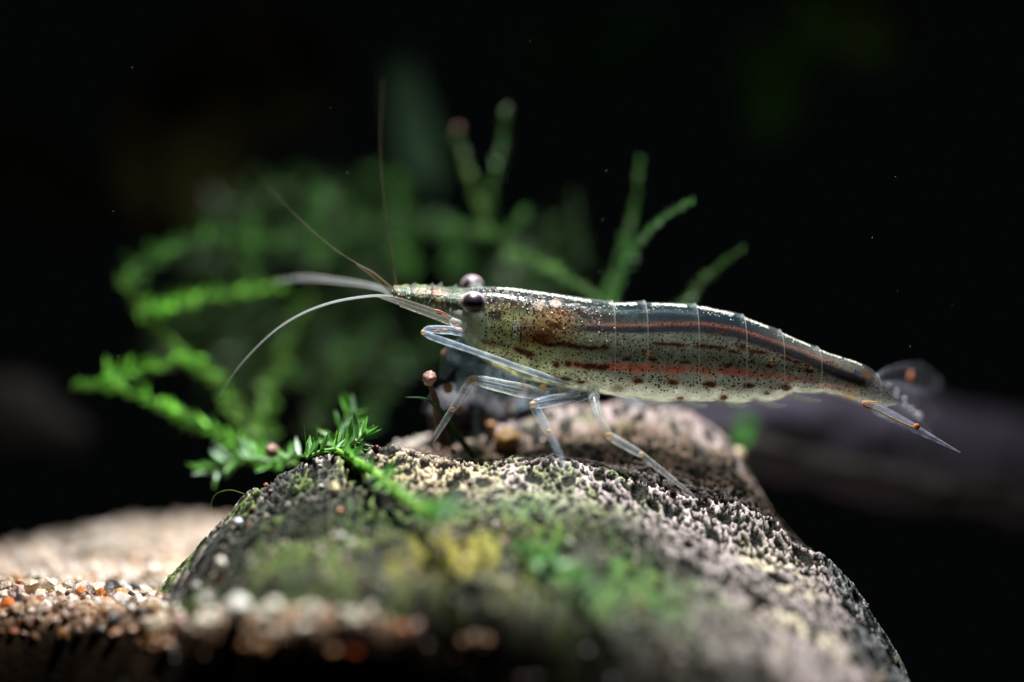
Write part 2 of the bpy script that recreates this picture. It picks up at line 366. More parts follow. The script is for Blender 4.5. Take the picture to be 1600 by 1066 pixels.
Pa, Ra = scatter(3600, -9.5, 1.5, -3.6, 1.6, 0.05, 0.12); Pc, Rc = scatter(620, -9.5, 1.5, -3.3, 0.6, 0.12, 0.20); Pa = np.vstack([Pa, Pc]); Ra = np.concatenate([Ra, Rc])
Pb, Rb = scatter(3000, -9.5, -1, 1.6, 9.5, 0.05, 0.2)
k_ = Pa[:, 2] > -4.55; Pa = Pa[k_]; Ra = Ra[k_]
ci = rng.choice(len(pal), len(Pa)+len(Pb), p=pp)
cc = pal[ci]*rng.uniform(0.7, 1.25, (len(ci), 1)); wh = (smooth(-6.3, -4.8, Pa[:, 0])*(rng.random(len(Pa)) < 0.45))[:, None]; cc[:len(Pa)] = cc[:len(Pa)]*(1-wh)+np.array([0.80, 0.78, 0.66])*wh
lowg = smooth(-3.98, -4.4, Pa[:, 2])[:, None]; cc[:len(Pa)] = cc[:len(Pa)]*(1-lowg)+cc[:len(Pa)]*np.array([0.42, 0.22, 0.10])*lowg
cc[len(Pa):] = cc[len(Pa):]*0.40+np.array([0.46, 0.40, 0.35])
V, F, K = stones_geo(np.vstack([Pa, Pb]), np.concatenate([Ra, Rb]), 1, cc)
tag(mesh('sand_grains', V, F, M_sand, smooth=False, cols=K), 'loose coarse sand grains in white, tan, orange and black', kind='stuff')

# a few grains one can point to
def pebble(name, label, cat, px, py, d, r, col, sub=2, group=None, squash=(0.7, 1.0), mat=None, jag=0.12, z=None):
    c = U(px, py, d)
    if z is not None: c.z = z
    V, F, K = stones_geo(np.array([c]), [r], sub, [col], squash, jag)
    return tag(mesh(name, V, F, mat or M_sand, smooth=sub > 2, cols=K, base=c), label, cat, group)
pebble('pebble', 'bright orange pebble at the left edge of the sand ridge', 'pebble', 14, 948, -0.45, 0.19, (0.72, 0.17, 0.02))
pebble('pebble', 'small orange pebble on top of the ridge, left of the black twig', 'pebble', 188, 926, 0.0, 0.10, (0.75, 0.33, 0.08))
pebble('pebble', 'big milky white pebble in the front sand below the dark left face of the rock', 'pebble', 372, 950, -3.0, 0.20, (0.80, 0.80, 0.76))
pebble('pebble', 'smaller white pebble just left of the big milky white one', 'pebble', 320, 940, -2.9, 0.11, (0.72, 0.72, 0.64))
pebble('pebble', 'pale sandy pebble wedged against the left foot of the rock', 'pebble', 272, 905, 0.1, 0.11, (0.68, 0.62, 0.55), jag=0.3)
pebble('pebble', 'pale violet white pebble in the sand beside the orange pebbles', 'pebble', 205, 948, -0.6, 0.14, (0.74, 0.72, 0.78))
pebble('pebble', 'orange brown pebble half buried at the middle of the ridge', 'pebble', 165, 945, -0.5, 0.15, (0.62, 0.24, 0.07))
pebble('pebble', 'maroon pebble standing upright between two twigs on the ridge', 'pebble', 146, 938, -0.2, 0.12, (0.16, 0.05, 0.05))
pebble('pebble', 'round cream pebble in the blurred sand in front, right of the white ones', 'pebble', 242, 980, -2.5, 0.13, (0.70, 0.62, 0.45))
def twig(label, a, b, r, d0, d1):
    A, B = U(*a, d0), U(*b, d1)
    mid = (A+B)/2+Vector((0.02, 0, 0.02))
    o = tube('twig', [A, mid, B], [r*0.8, r, r*0.6], M_twig, None, 8, 7, base=A)
    return tag(o, label, 'twig')
M_twig = plain('dark_twig', (0.035, 0.028, 0.03), 0.7, 0.3)
twig('dark twig leaning to the right on the sand ridge, near the left edge', (28, 962), (56, 946), 0.045, -0.3, -0.3)
twig('longest dark twig lying slanted on the sand ridge', (78, 950), (108, 925), 0.05, -0.15, -0.2)
twig('dark twig leaning left near the rock end of the sand ridge', (203, 926), (224, 950), 0.045, 0.0, -0.3)

# ------------------------------------------------------------------ rock
ROCK = {
 -5.6: [(-100, 1800), (2200, 1800)],
 -4.2: [(0, 1700), (900, 1600), (1100, 1300), (1250, 1280), (1400, 1400), (2200, 1700)],
 -3.6: [(0, 1700), (300, 1600), (600, 1350), (880, 1250), (1000, 1070), (1200, 1095), (1300, 1150), (1450, 1400), (2200, 1700)],
 -3.2: [(0, 1600), (200, 1400), (300, 1250), (400, 1080), (500, 990), (600, 955), (700, 940), (800, 948), (900, 968), (1000, 990), (1100, 1005), (1200, 1035), (1280, 1075), (1350, 1150), (1450, 1350), (2200, 1700)],
 -2.6: [(0, 1500), (200, 1180), (300, 985), (400, 915), (500, 893), (600, 890), (700, 890), (800, 898), (900, 918), (1000, 935), (1100, 950), (1200, 980), (1280, 1018), (1350, 1075), (1425, 1180), (1600, 1600), (2200, 1700)],
 -1.7: [(0, 1400), (200, 1030), (300, 925), (400, 858), (500, 838), (600, 825), (700, 822), (800, 826), (900, 838), (1000, 862), (1100, 893), (1200, 930), (1280, 970), (1350, 1022), (1425, 1110), (1600, 1600), (2200, 1700)],
 -0.8: [(0, 1300), (200, 1000), (300, 890), (360, 838), (400, 812), (500, 775), (600, 760), (700, 760), (800, 765), (900, 775), (1000, 806), (1100, 846), (1200, 885), (1280, 925), (1350, 978), (1425, 1075), (1550, 1500), (2200, 1600)],
 0.0: [(0, 1300), (200, 1000), (245, 925), (300, 868), (330, 832), (380, 778), (440, 738), (500, 712), (560, 702), (620, 700), (700, 716), (760, 722), (870, 712), (940, 727), (1000, 748), (1080, 774), (1150, 785), (1215, 815), (1240, 850), (1290, 872), (1350, 935), (1410, 1035), (1500, 1400), (2200, 1600)],
 0.9: [(0, 1400), (240, 1020), (300, 950), (400, 850), (500, 765), (560, 725), (620, 708), (700, 716), (760, 722), (870, 712), (940, 714), (1000, 716), (1080, 735), (1150, 752), (1220, 815), (1290, 900), (1350, 980), (1410, 1090), (1500, 1400), (2200, 1600)],
 1.9: [(0, 1500), (300, 1050), (400, 920), (500, 800), (560, 735), (620, 690), (700, 675), (800, 655), (900, 632), (1000, 628), (1080, 645), (1140, 690), (1180, 760), (1230, 860), (1290, 960), (1410, 1120), (1500, 1400), (2200, 1600)],
 2.9: [(0, 1500), (400, 1050), (500, 950), (620, 790), (700, 725), (800, 695), (900, 675), (1000, 672), (1080, 690), (1140, 740), (1200, 850), (1400, 1150), (2200, 1600)],
 4.2: [(0, 1500), (500, 1200), (700, 1100), (1000, 1050), (1200, 1150), (2200, 1600)],
}
rx = np.arange(-6.6, 7.4, 0.0135)
ry = np.concatenate([np.arange(-5.5, -1.9, 0.05), np.arange(-1.9, 1.3, 0.0135), np.arange(1.3, 4.2, 0.05)])
RX, RY = np.meshgrid(rx, ry)
RZ = slice_surface(ROCK, RX, RY)
keep_slope = 1.0
RZ = RZ+0.30*(fbm(RX*0.9, RY*0.9, 3, 3, 41)-0.5)*smooth(0.2, 1.0, np.abs(RY)+0.35)
RZ = RZ+0.13*(fbm(RX*3.2, RY*3.2, 5, 4, 51)-0.5)
ridged = np.abs(fbm(RX*5, RY*5, 8, 3, 61)-0.5)*2
RZ = RZ-0.05*(1-smooth(0, 0.16, ridged))*smooth(0.45, 0.65, fbm(RX*1.3, RY*1.3, 2, 2, 71))
RZ = RZ+0.045*(fbm(RX*13, RY*13, 5, 3, 81)-0.5)
def rock_base(x, y):
    j = np.clip(np.round((np.asarray(x)-rx[0])/0.0135).astype(int), 0, len(rx)-1)
    i = np.clip(np.searchsorted(ry, y), 0, len(ry)-1)
    return RZ0[i, j]
RZ0 = RZ.copy()
pore = np.zeros_like(RZ)
rim = np.zeros_like(RZ)
def carve(n, x0, x1, y0, y1, r0, r1, pw, dep=1.1):
    px_ = rng.uniform(x0, x1, n); py_ = rng.uniform(y0, y1, n); rr = r0+(r1-r0)*rng.random(n)**pw
    for k in np.argsort(-rr):
        cx, cy, r = px_[k], py_[k], rr[k]
        j0, j1 = np.searchsorted(rx, [cx-r*1.5, cx+r*1.5]); i0, i1 = np.searchsorted(ry, [cy-r*1.5, cy+r*1.5])
        if j1-j0 < 3 or i1-i0 < 2: continue
        jc = min(np.searchsorted(rx, cx), len(rx)-1); ic = min(np.searchsorted(ry, cy), len(ry)-1); jr = max(1, int(r*0.8/0.0135)); ir = jr if -1.9 < cy < 1.3 else 1
        if max(pore[ic, jc], pore[ic, min(jc+jr, len(rx)-1)], pore[ic, max(jc-jr, 0)], pore[min(ic+ir, len(ry)-1), jc], pore[max(ic-ir, 0), jc]) > 0: continue
        a = RX[i0:i1, j0:j1]-cx; b = RY[i0:i1, j0:j1]-cy
        th = math.pi*rng.random(); ca, sa = math.cos(th), math.sin(th); e = rng.uniform(0.75, 1.3)
        d = np.hypot((a*ca+b*sa)*e, (-a*sa+b*ca)/e)/r
        d = d*(1+0.35*(fbm(a*9/r*0.12+cx*7, b*9/r*0.12+cy*7, 0, 2, 5)-0.5))
        p = np.clip(1-d**4, 0, 1)
        pore[i0:i1, j0:j1] = np.maximum(pore[i0:i1, j0:j1], p*r*dep)
        rim[i0:i1, j0:j1] = np.maximum(rim[i0:i1, j0:j1], np.exp(-((d-1.12)/0.15)**2))
carve(60, -5, 6, -2.5, 1.0, 0.14, 0.22, 1.5, 0.9)
carve(1500, -6, 7, -5, 3, 0.07, 0.13, 3, 1.2)
carve(1300, -6, 7, -1.9, 1.3, 0.05, 0.11, 2.2, 1.5)
carve(3800, -6, 7, -1.9, 1.3, 0.045, 0.085, 1.6, 1.6)
carve(34000, -6, 7, -1.9, 1.3, 0.021, 0.050, 1.3, 1.9)
pden = smooth(0.30, 0.50, fbm(RX*1.1, RY*1.1, 9, 3, 91))
pore = pore*(0.35+0.65*np.maximum(pden, smooth(0.5, 2, RX)))
RZ = RZ-pore+0.012*rim
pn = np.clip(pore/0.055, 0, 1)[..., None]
A = lambda *c: np.array(c)[None, None, :]
n_a = fbm(RX*0.8, RY*0.8, 11, 4, 101)[..., None]; n_b = fbm(RX*2.4, RY*2.4, 12, 4, 111)[..., None]; n_c = fbm(RX*7, RY*7, 13, 3, 121)[..., None]; n_d = fbm(RX*1.7, RY*1.7, 14, 4, 131)[..., None]
crust = A(0.38, 0.32, 0.325)*(1-n_c)+A(0.62, 0.54, 0.53)*n_c
dark = A(0.035, 0.038, 0.040)
green = A(0.050, 0.11, 0.018)*(1-n_c)+A(0.20, 0.27, 0.05)*n_c
brown = A(0.085, 0.045, 0.018)
yell = A(0.36, 0.33, 0.09)
tan = A(0.62, 0.50, 0.34)
def mixc(a, b, t): return a*(1-t)+b*t
col = mixc(crust, dark, smooth(0.42, 0.60, n_c+0.25*(n_b-0.5))*0.55)
XX = RX[..., None]; YY = RY[..., None]
# left flank: black specked with pale crust
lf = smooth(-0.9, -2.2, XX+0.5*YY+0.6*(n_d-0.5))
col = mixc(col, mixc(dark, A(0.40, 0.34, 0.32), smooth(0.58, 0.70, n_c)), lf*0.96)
# front: algae
fr = smooth(-0.50, -1.5, YY+(n_a-0.5)*2.4+0.22*np.clip(XX-1.0, 0, 4))*smooth(4.5, 1.8, XX)
col = mixc(col, mixc(A(0.014, 0.024, 0.008), green*0.38, smooth(0.50, 0.66, n_b)), fr*0.95)
for (gx_, gy_, ga, gb, gc, gk) in [(-0.55, -2.35, 0.75, 0.55, (0.33, 0.29, 0.035), .85), (0.0, -1.6, 0.9, 0.4, (0.30, 0.30, 0.05), .7), (0.85, -2.0, 0.9, 0.6, (0.06, 0.17, 0.02), .95), (0.2, -1.15, 0.5, 0.3, (0.05, 0.16, 0.06), .8), (-1.7, -1.3, 0.9, 0.5, (0.05, 0.11, 0.02), .8), (-2.6, -2.0, 0.8, 0.5, (0.08, 0.13, 0.02), .7), (1.9, -2.5, 0.9, 0.45, (0.07, 0.17, 0.04), .8), (-1.3, -2.4, 0.8, 0.4, (0.16, 0.14, 0.02), .7), (-1.5, -0.55, 0.8, 0.25, (0.26, 0.28, 0.04), .6)]:
    g_ = np.exp(-(((XX-gx_)/ga)**2+((YY-gy_)/gb)**2))*smooth(0.36, 0.56, n_d*0.5+n_b*0.5); col = mixc(col, np.array(gc)[None, None]*(0.5+n_c), np.clip(g_*1.5, 0, 1)*gk*0.85)
# low front: shade painted nearly black, with rusty crumbs
low_front_shade = smooth(-3.15, -3.6, YY+0.5*(n_b-0.5)); col = mixc(col, mixc(A(0.012, 0.012, 0.010), brown*0.5, smooth(0.55, 0.7, n_c)), low_front_shade*0.95)
# upper algae film around the shrimp's feet
gt = smooth(0.50, 0.64, n_b)*smooth(-1.6, -0.3, YY)*smooth(3.2, 1.2, XX)
col = mixc(col, green*1.2, gt*0.6)
tn = np.exp(-(((XX+1.15)/0.9)**2+((YY+0.45)/0.5)**2)); col = mixc(col, tan, tn*0.8)
shadow_band = smooth(0.25, 0.7, YY)*smooth(1.75, 1.25, YY); col = mixc(col, brown*(0.5+n_c), shadow_band*0.85)  # brown behind the ridge carries the shrimp's shadow in its colour
hump = smooth(1.3, 1.8, YY)*smooth(-1.6, 0.4, XX); col = mixc(col, mixc(A(0.22, 0.17, 0.17), A(0.035, 0.026, 0.024), smooth(0.45, 0.6, n_c)), hump*0.85)
rt = smooth(4.55, 5.1, XX+0.25*YY+(n_b-0.5)*1.2); col = mixc(col, mixc(A(0.045, 0.06, 0.075), A(0.24, 0.26, 0.27), smooth(0.48, 0.62, n_c)), rt*0.9)
crm = np.exp(-(((XX-4.35)/0.42)**2+((YY+1.9)/0.75)**2))+np.exp(-(((XX-3.9)/0.5)**2+((YY+0.9)/0.35)**2)); col = mixc(col, A(0.78, 0.70, 0.52), np.clip(crm*smooth(0.42, 0.52, n_b)*1.3, 0, 0.95))
col = mixc(col, A(0.007, 0.009, 0.006), smooth(0.18, 0.5, pn)*0.985)           # dark algae in the pores, with the holes' shade painted in
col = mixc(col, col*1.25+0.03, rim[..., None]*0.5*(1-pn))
rb = (0, -0.5, -5.2)
rock = thing('rock', 'porous lava rock crusted in pale pink and green that the shrimp stands on', 'rock', rb)
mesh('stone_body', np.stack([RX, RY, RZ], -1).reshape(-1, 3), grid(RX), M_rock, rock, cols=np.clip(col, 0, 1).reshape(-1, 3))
def rock_z(x, y):
    j = int(np.clip(round((x-rx[0])/0.0135), 0, len(rx)-1)); i = int(np.clip(np.searchsorted(ry, y), 0, len(ry)-1)); return float(RZ[i, j])
# crumbs and mineral glints sitting on the rock
n = 2600
cx = rng.uniform(-5.3, 6.2, n); cy = np.concatenate([rng.uniform(-4.0, 2.6, n-900), rng.uniform(-4.0, -1.5, 900)])
cr = 0.012+0.05*rng.random(n)**3+0.012*(cy < -1.5)
cz = np.array([rock_z(a, b) for a, b in zip(cx, cy)])+cr*0.3
pc = np.array([[0.70, 0.62, 0.60], [0.6, 0.45, 0.40], [0.45, 0.32, 0.18], [0.10, 0.06, 0.05], [0.30, 0.32, 0.12], [0.55, 0.25, 0.10], [0.8, 0.8, 0.82]])
V, F, K = stones_geo(np.stack([cx, cy, cz], -1), cr, 1, pc[rng.choice(7, n, p=[.2, .2, .15, .2, .12, .05, .08])]*rng.uniform(.35, 0.9, (n, 1)))
tag(mesh('mineral_crumbs', V, F, M_sand, rock, smooth=False, cols=K), kind='stuff')

# ------------------------------------------------------------------ shrimp
top_pts = np.array([(700, 452), (715, 453), (740, 450), (760, 449), (800, 451), (850, 458), (900, 466), (950, 474), (1000, 474), (1050, 475), (1100, 480), (1150, 491), (1200, 510), (1250, 533), (1300, 555), (1340, 567), (1362, 577), (1380, 592), (1396, 611), (1408, 625)], float)
bot_pts = np.array([(700, 500), (715, 507), (730, 535), (745, 556), (770, 574), (800, 587), (850, 600), (900, 609), (950, 617), (1000, 623), (1050, 626), (1100, 625), (1150, 626), (1200, 623), (1240, 612), (1280, 611), (1320, 620), (1345, 629), (1365, 634), (1385, 637), (1398, 636), (1408, 632)], float)
wid_pts = np.array([(700, .16), (720, .28), (760, .42), (820, .52), (900, .56), (980, .54), (1100, .50), (1200, .42), (1280, .33), (1340, .25), (1375, .17), (1408, .05)], float)
def sm(a, x):
    fx = np.arange(a[0, 0]-30, a[-1, 0]+31, 2.0); fz = np.interp(fx, a[:, 0], a[:, 1]); k = np.hanning(15); k /= k.sum()
    out = np.interp(x, fx, np.convolve(np.pad(fz, 7, mode='edge'), k, 'valid'))
    if a is bot_pts:                                        # rounded lower lobes of the side plates
        for l0, l1, dp in ((958, 1002, 2.0), (998, 1066, 3.0), (1062, 1128, 4.5), (1124, 1186, 7.0), (1182, 1246, 9.0), (1242, 1292, 5.0)):
            u_ = np.clip((np.asarray(x)-l0)/(l1-l0), 0, 1); out = out+dp*(np.sin(math.pi*u_**1.15)**0.6)-(1.0 if dp > 4 else 0)*((u_ > 0) & (u_ < 1))
    return out
def body_pt(px, th, off=0.0):
    """th from 0 (back) to pi (belly); sign = side"""
    t, b, w_ = sm(top_pts, px), sm(bot_pts, px), sm(wid_pts, px)
    zc = (533-(t+b)/2)/100; h = (b-t)/200
    x = (px-800)/100
    c, s = np.cos(th), np.sin(th)
    z = zc+(h+off)*np.sign(c)*np.abs(c)**0.92; y = -(w_+off)*np.sign(s)*np.abs(s)**0.85
    return np.stack([x+0*th, y+0*px, z+0*px], -1)
SB = Vector((1.3, 0.0, -2.2))
shrimp = thing('shrimp', 'translucent freshwater shrimp speckled red brown standing on the rock', 'shrimp', SB)
NX, NT = 620, 220
pxs = np.linspace(702, 1407, NX); ths = np.linspace(0, 2*np.pi, NT, endpoint=False)
PX, TH = np.meshgrid(pxs, ths, indexing='ij')
P = body_pt(PX, TH)
i = np.arange(NX-1)[:, None]*NT; j = np.arange(NT)[None, :]; k = (j+1) % NT
BF = np.stack([i+j, i+k, i+NT+k, i+NT+j], -1).reshape(-1, 4)
BV = P.reshape(-1, 3); e = len(BV)
BV = np.vstack([BV, P[0].mean(0), P[-1].mean(0)])
jj = np.arange(NT); kk = (jj+1) % NT
BT = np.vstack([np.stack([kk, jj, np.full(NT, e)], -1), np.stack([(NX-1)*NT+jj, (NX-1)*NT+kk, np.full(NT, e+1)], -1)])
gx = 800+P[..., 0]*100; gy = 533-P[..., 2]*100                   # side-on pattern coordinates
tt = (gy-sm(top_pts, gx))/(sm(bot_pts, gx)-sm(top_pts, gx))      # 0 back .. 1 belly
def v3(*c): return np.array(c)[None, None, :]
nb1 = fbm(gx/40, gy/40, P[..., 1]*2.5, 4, 201)[..., None]; nb2 = fbm(gx/12, gy/12, P[..., 1]*8, 3, 211)[..., None]; nb3 = fbm(gx/5, gy/5, P[..., 1]*20, 2, 221)[..., None]
T3 = tt[..., None]; G = gx[..., None]; H = gy[..., None]
bc = mixc(v3(0.008, 0.024, 0.036), v3(0.29, 0.34, 0.27), smooth(0.12, 0.45, T3))
bc = mixc(bc, v3(0.42, 0.44, 0.32), smooth(0.72, 0.95, T3))
bc = mixc(bc, v3(0.36, 0.36, 0.30), smooth(1150, 1330, G)*0.6)
hd = smooth(960, 830, G); bc = mixc(bc, v3(0.50, 0.56, 0.26), hd*smooth(0.2, 0.4, T3)*0.75)
bc = mixc(bc, v3(0.46, 0.50, 0.08), np.exp(-(((G-835)/45)**2+((H-512)/32)**2))*0.5)
bc = mixc(bc, v3(0.42, 0.55, 0.55), smooth(740, 715, G)*0.6)
# dark mottled crown of the head
cr_ = smooth(0.32, 0.12, T3)*smooth(1010, 880, G)*smooth(728, 760, G); bc = mixc(bc, v3(0.006, 0.012, 0.022), cr_*smooth(0.34, 0.50, nb2)*0.97); crown = (cr_*smooth(0.34, 0.50, nb2))[..., 0]
bc = mixc(bc, v3(0.50, 0.48, 0.40), cr_*smooth(0.58, 0.68, nb3)*0.8)
def blob(cx, cy, rx_, ry_, ang=0, soft=1.0, jit=0.35):
    a = math.radians(ang); dx = G-cx; dy = H-cy
    u = (dx*math.cos(a)+dy*math.sin(a))/rx_; v = (-dx*math.sin(a)+dy*math.cos(a))/ry_
    r = np.sqrt(u*u+v*v)+jit*(nb3-0.5)*2*0.6+jit*(nb2-0.5)
    return smooth(1+0.35*soft, 1-0.35*soft, r)
def paint(c, m, k=1.0):
    global bc
    bc = mixc(bc, v3(*c), np.clip(m*k, 0, 1))
# organs seen through the carapace
for (x_, y_, a_, b_, c_, k_) in [(868, 500, 26, 16, (0.46, 0.30, 0.16), .8), (845, 522, 36, 19, (0.42, 0.26, 0.08), .8), (880, 520, 26, 14, (0.36, 0.28, 0.15), .6), (842, 478, 10, 6, (0.62, 0.50, 0.42), .8), (868, 474, 8, 6, (0.60, 0.48, 0.42), .8), (820, 508, 16, 12, (0.46, 0.38, 0.26), .6), (848, 527, 16, 9, (0.16, 0.06, 0.02), .8), (775, 492, 10, 9, (0.06, 0.07, 0.05), .8), (866, 509, 12, 4, (0.10, 0.03, 0.01), .8), (782, 480, 22, 5, (0.35, 0.33, 0.16), .6)]:
    paint(tuple(np.array(c_)*0.8), blob(x_, y_, a_*1.05, b_*1.05), min(1, k_*1.25))
paint((0.62, 0.66, 0.52), blob(806, 516, 6, 17, 5, jit=.1), .9)
for q in (800, 814): paint((0.02, 0.02, 0.02), blob(q, 522, 2.0, 13, 4), .7)
paint((0.10, 0.04, 0.02), blob(770, 536, 22, 5, 10), .7)
# gut line and upper pink line
gl = np.array([(870, 508), (900, 514), (950, 515), (1000, 516), (1050, 514), (1100, 514), (1150, 522), (1200, 539), (1250, 557), (1300, 578), (1330, 590), (1350, 598), (1362, 606)], float)
gyl = np.interp(G, gl[:, 0], gl[:, 1])
on = smooth(868, 925, G)*smooth(1368, 1352, G)
hw = np.interp(G, [870, 950, 1050, 1200, 1320, 1360], [4, 5.5, 5.5, 7.5, 9.5, 10])
gut = smooth(1.3, 0.55, np.abs(H-gyl)/hw+0.3*(nb2-0.5))*on
pk = smooth(1.3, 0.5, np.abs(H-(gyl-hw-2.4))/3.0+0.9*(nb2-0.5))*smooth(885, 950, G)*smooth(1318, 1304, G)
paint((0.34, 0.10, 0.07), pk*(0.35+0.8*nb1), .70); paint((0.012, 0.016, 0.028), gut, .95)
# lower red line
rl = np.array([(870, 566), (900, 570), (950, 574), (1000, 575), (1050, 577), (1100, 579), (1150, 582), (1200, 587), (1250, 592), (1270, 596), (1300, 607), (1320, 607), (1335, 602)], float)
ryl = np.interp(G, rl[:, 0], rl[:, 1])
rd = smooth(1.4, 0.3, np.abs(H-ryl)/np.interp(G, [870, 950, 1240, 1280, 1335], [5, 7.5, 6.5, 3.5, 3])+1.1*(nb2-0.5)+0.5*(nb1-0.5))*smooth(868, 905, G)*smooth(1340, 1325, G)
paint((0.60, 0.11, 0.06), rd, np.interp(G, [870, 1240, 1290], [.85, .85, .5])*(0.15+0.9*smooth(0.3, 0.65, fbm(gx/22, gy/60, P[..., 1], 3, 231))[..., None]))
for q in (997, 1052, 1111): paint((0.60, 0.16, 0.08), blob(q-2, 588, 8, 7), .35)
br = (0.045, 0.009, 0.002); blot = np.zeros(gx.shape)
for (x_, y_, a_, b_, g_) in [(820, 551, 14, 4.5, 22), (812, 548, 9, 2.5, 22), (792, 565, 13, 3, 12), (775, 561, 8, 2, 14), (848, 589, 8, 3.5, 4), (884, 593, 9, 3.2, 8), (870, 591, 4, 2, 0), (908, 597, 7, 2.6, 4), (869, 570, 5, 4, 0), (888, 569, 5, 4, 20), (902, 570, 5, 3, 0), (922, 573, 14, 4.4, 4), (944, 574, 8, 4, -6), (862, 539, 14, 2.6, 4), (878, 537, 10, 2.6, 0), (900, 541, 16, 2.4, 4), (925, 544, 14, 2.6, 2), (944, 543, 7, 3.2, 6), (997, 596, 9, 3.6, 0), (1052, 598, 8.5, 3.8, 2), (1111, 601, 9, 4, 2), (1170, 603, 8.5, 4, 4), (1229, 606, 9, 4.2, 8), (980, 561, 6, 2.4, 5), (1020, 562, 7, 3, 0), (1071, 566, 8, 2.4, -5), (1138, 571, 7, 2.4, 0), (1065, 623, 5, 2.5, 0), (1133, 622, 6, 3.5, 0), (1200, 615, 4, 2, 0), (966, 608, 9, 4, 0), (1035, 538, 15, 2.4, 2), (1058, 539, 12, 2.6, 6), (1095, 541, 9, 2.8, 0), (1118, 543, 14, 2.4, 8), (1145, 550, 8, 2.2, 8), (1185, 550, 16, 2.4, 8), (1160, 542, 5, 4, 0), (1228, 560, 10, 2.4, 14), (1245, 566, 7, 2, 10), (1203, 572, 6, 3, 0), (1266, 580, 6, 3.5, 20)]:
    m_ = blob(x_, y_, a_*1.12, b_*1.2, g_); paint(br if x_ != 966 else (0.16, 0.17, 0.12), m_, .98); blot = np.maximum(blot, m_[..., 0])
    paint((0.30, 0.09, 0.02), blob(x_, y_, a_*1.5, b_*1.8, g_)*(1-m_), .35)
for (x_, y_) in [(1012, 553), (1266, 574), (1205, 566), (1360, 588), (1336, 605)]: paint((0.85, 0.42, 0.05), blob(x_, y_, 3, 4), .9)
# blue flash near the tail, rusty joint
paint((0.03, 0.10, 0.28), blob(1343, 583, 6, 4), .8); paint((0.45, 0.26, 0.07), blob(1335, 618, 14, 6), .7); paint((0.22, 0.12, 0.08), blob(1362, 584, 12, 12), .7)
paint((0.38, 0.34, 0.25), blob(1350, 612, 16, 9), .5)
spots_d = np.clip(0.35+0.75*smooth(0.05, 0.2, tt)-0.6*smooth(0.80, 0.97, tt), 0, 1)*(0.75+0.5*nb1[..., 0])
spots_d = spots_d*np.interp(gx, [700, 735, 760, 1280, 1389], [0, .3, 1, 1.0, .8])+0.35*smooth(1000, 860, gx)*smooth(0.5, 0.2, tt)
dense = np.interp(tt, [0, 0.06, 0.2, 0.35, 0.8, 1.0], [0.28, 0.38, 0.55, 0.70, 0.76, 0.66])
dense = dense*np.interp(gx, [700, 730, 770, 900, 1150, 1330, 1389], [0.35, .7, 1.05, 1.04, 1, .92, .6])
dk = np.clip(gut[..., 0]*0.95, 0, 1); dense = np.maximum(dense, dk); dense = np.maximum(dense, blot*0.96); dense = np.maximum(dense, crown*0.93); dense = np.maximum(dense, np.clip(pk[..., 0], 0, 1)*.75); dense = np.clip(dense, 0.2, 0.97)
ext = lambda a: np.concatenate([a.reshape(-1), [a[0].mean(), a[-1].mean()]])
bcf = np.vstack([np.clip(bc, 0, 1).reshape(-1, 3), bc[0].mean(0), bc[-1].mean(0)])
mesh('body', BV, [BF, BT], M_body, shrimp, cols=bcf, attrs={'spots': ext(spots_d), 'dense': ext(dense)})

# clear shell plates over the flesh: carapace and six abdominal segments
def plate(name, a, b, lobe, lobew, thm=2.55, n=46, m=90, label=None):
    u = np.linspace(0, 1, n); th = np.linspace(-thm, thm, m)
    UU, TT = np.meshgrid(u, th, indexing='ij')
    pxx = a+(b-a)*UU
    shear = 7*np.sin(np.clip(np.abs(TT)/thm, 0, 1)*math.pi)*1.0
    Q = body_pt(pxx+shear*0.6, TT, 0.018+0.028*UU**3)
    hang = np.clip((np.abs(TT)-1.7)/(thm-1.7), 0, 1)
    fl = np.sin(np.clip(UU, 0, 1)*math.pi)**lobew
    Q[..., 2] -= lobe/100*fl*hang**1.5
    Q[..., 1] *= (1+0.10*hang)
    o = mesh(name, Q.reshape(-1, 3), grid(UU), M_shell, shrimp)
    # bead along the free rear and lower edges
    for path, r in ((Q[-1], 0.010), (Q[:, 0], 0.007), (Q[:, -1], 0.007)):
        V, F, T = tube_geo(path, [r*0.6, r, r, r*0.6], 6)
        mesh('edge', V, [F, T], M_rim, o)
    return o
plate('carapace', 728, 957, 3, 0.3, thm=2.75, n=60)
segs = [(950, 1008, 3), (1002, 1088, 6), (1082, 1163, 7), (1156, 1222, 9), (1216, 1281, 12), (1274, 1376, 2)]
for a, b, l in segs: plate('abdominal_segment', a, b, l, 0.6, thm=2.6 if b < 1300 else 2.9)

# chalky glitter along the middle of the back, one streak per plate
def streak(a, b, w0, dense_=1.0):
    n = int((b-a)*4.2); P_ = []; c_ = []; R_ = []
    for q in range(n):
        x_ = rng.uniform(a, b); th = rng.normal(0.30, w0*0.45)
        p_ = body_pt(np.array(x_), np.array(th), 0.022)
        P_.append(p_.reshape(3)); R_.append(rng.uniform(0.007, 0.015)); c_.append(random.choice([(0.95, 0.93, 0.80), (0.9, 0.95, 0.95), (0.92, 0.82, 0.55), (0.6, 0.75, 0.8)]))
    V, F, K = stones_geo(np.array(P_), R_, 1, c_, (0.5, 1.0), 0.2)
    mesh('dorsal_streak', V, F, M_streak, shrimp, smooth=False, cols=K)['kind'] = 'stuff'
for a, b in [(776, 925), (952, 996), (1020, 1075), (1092, 1150), (1166, 1203), (1226, 1270), (1284, 1320), (1324, 1352)]: streak(a, b, 0.13)
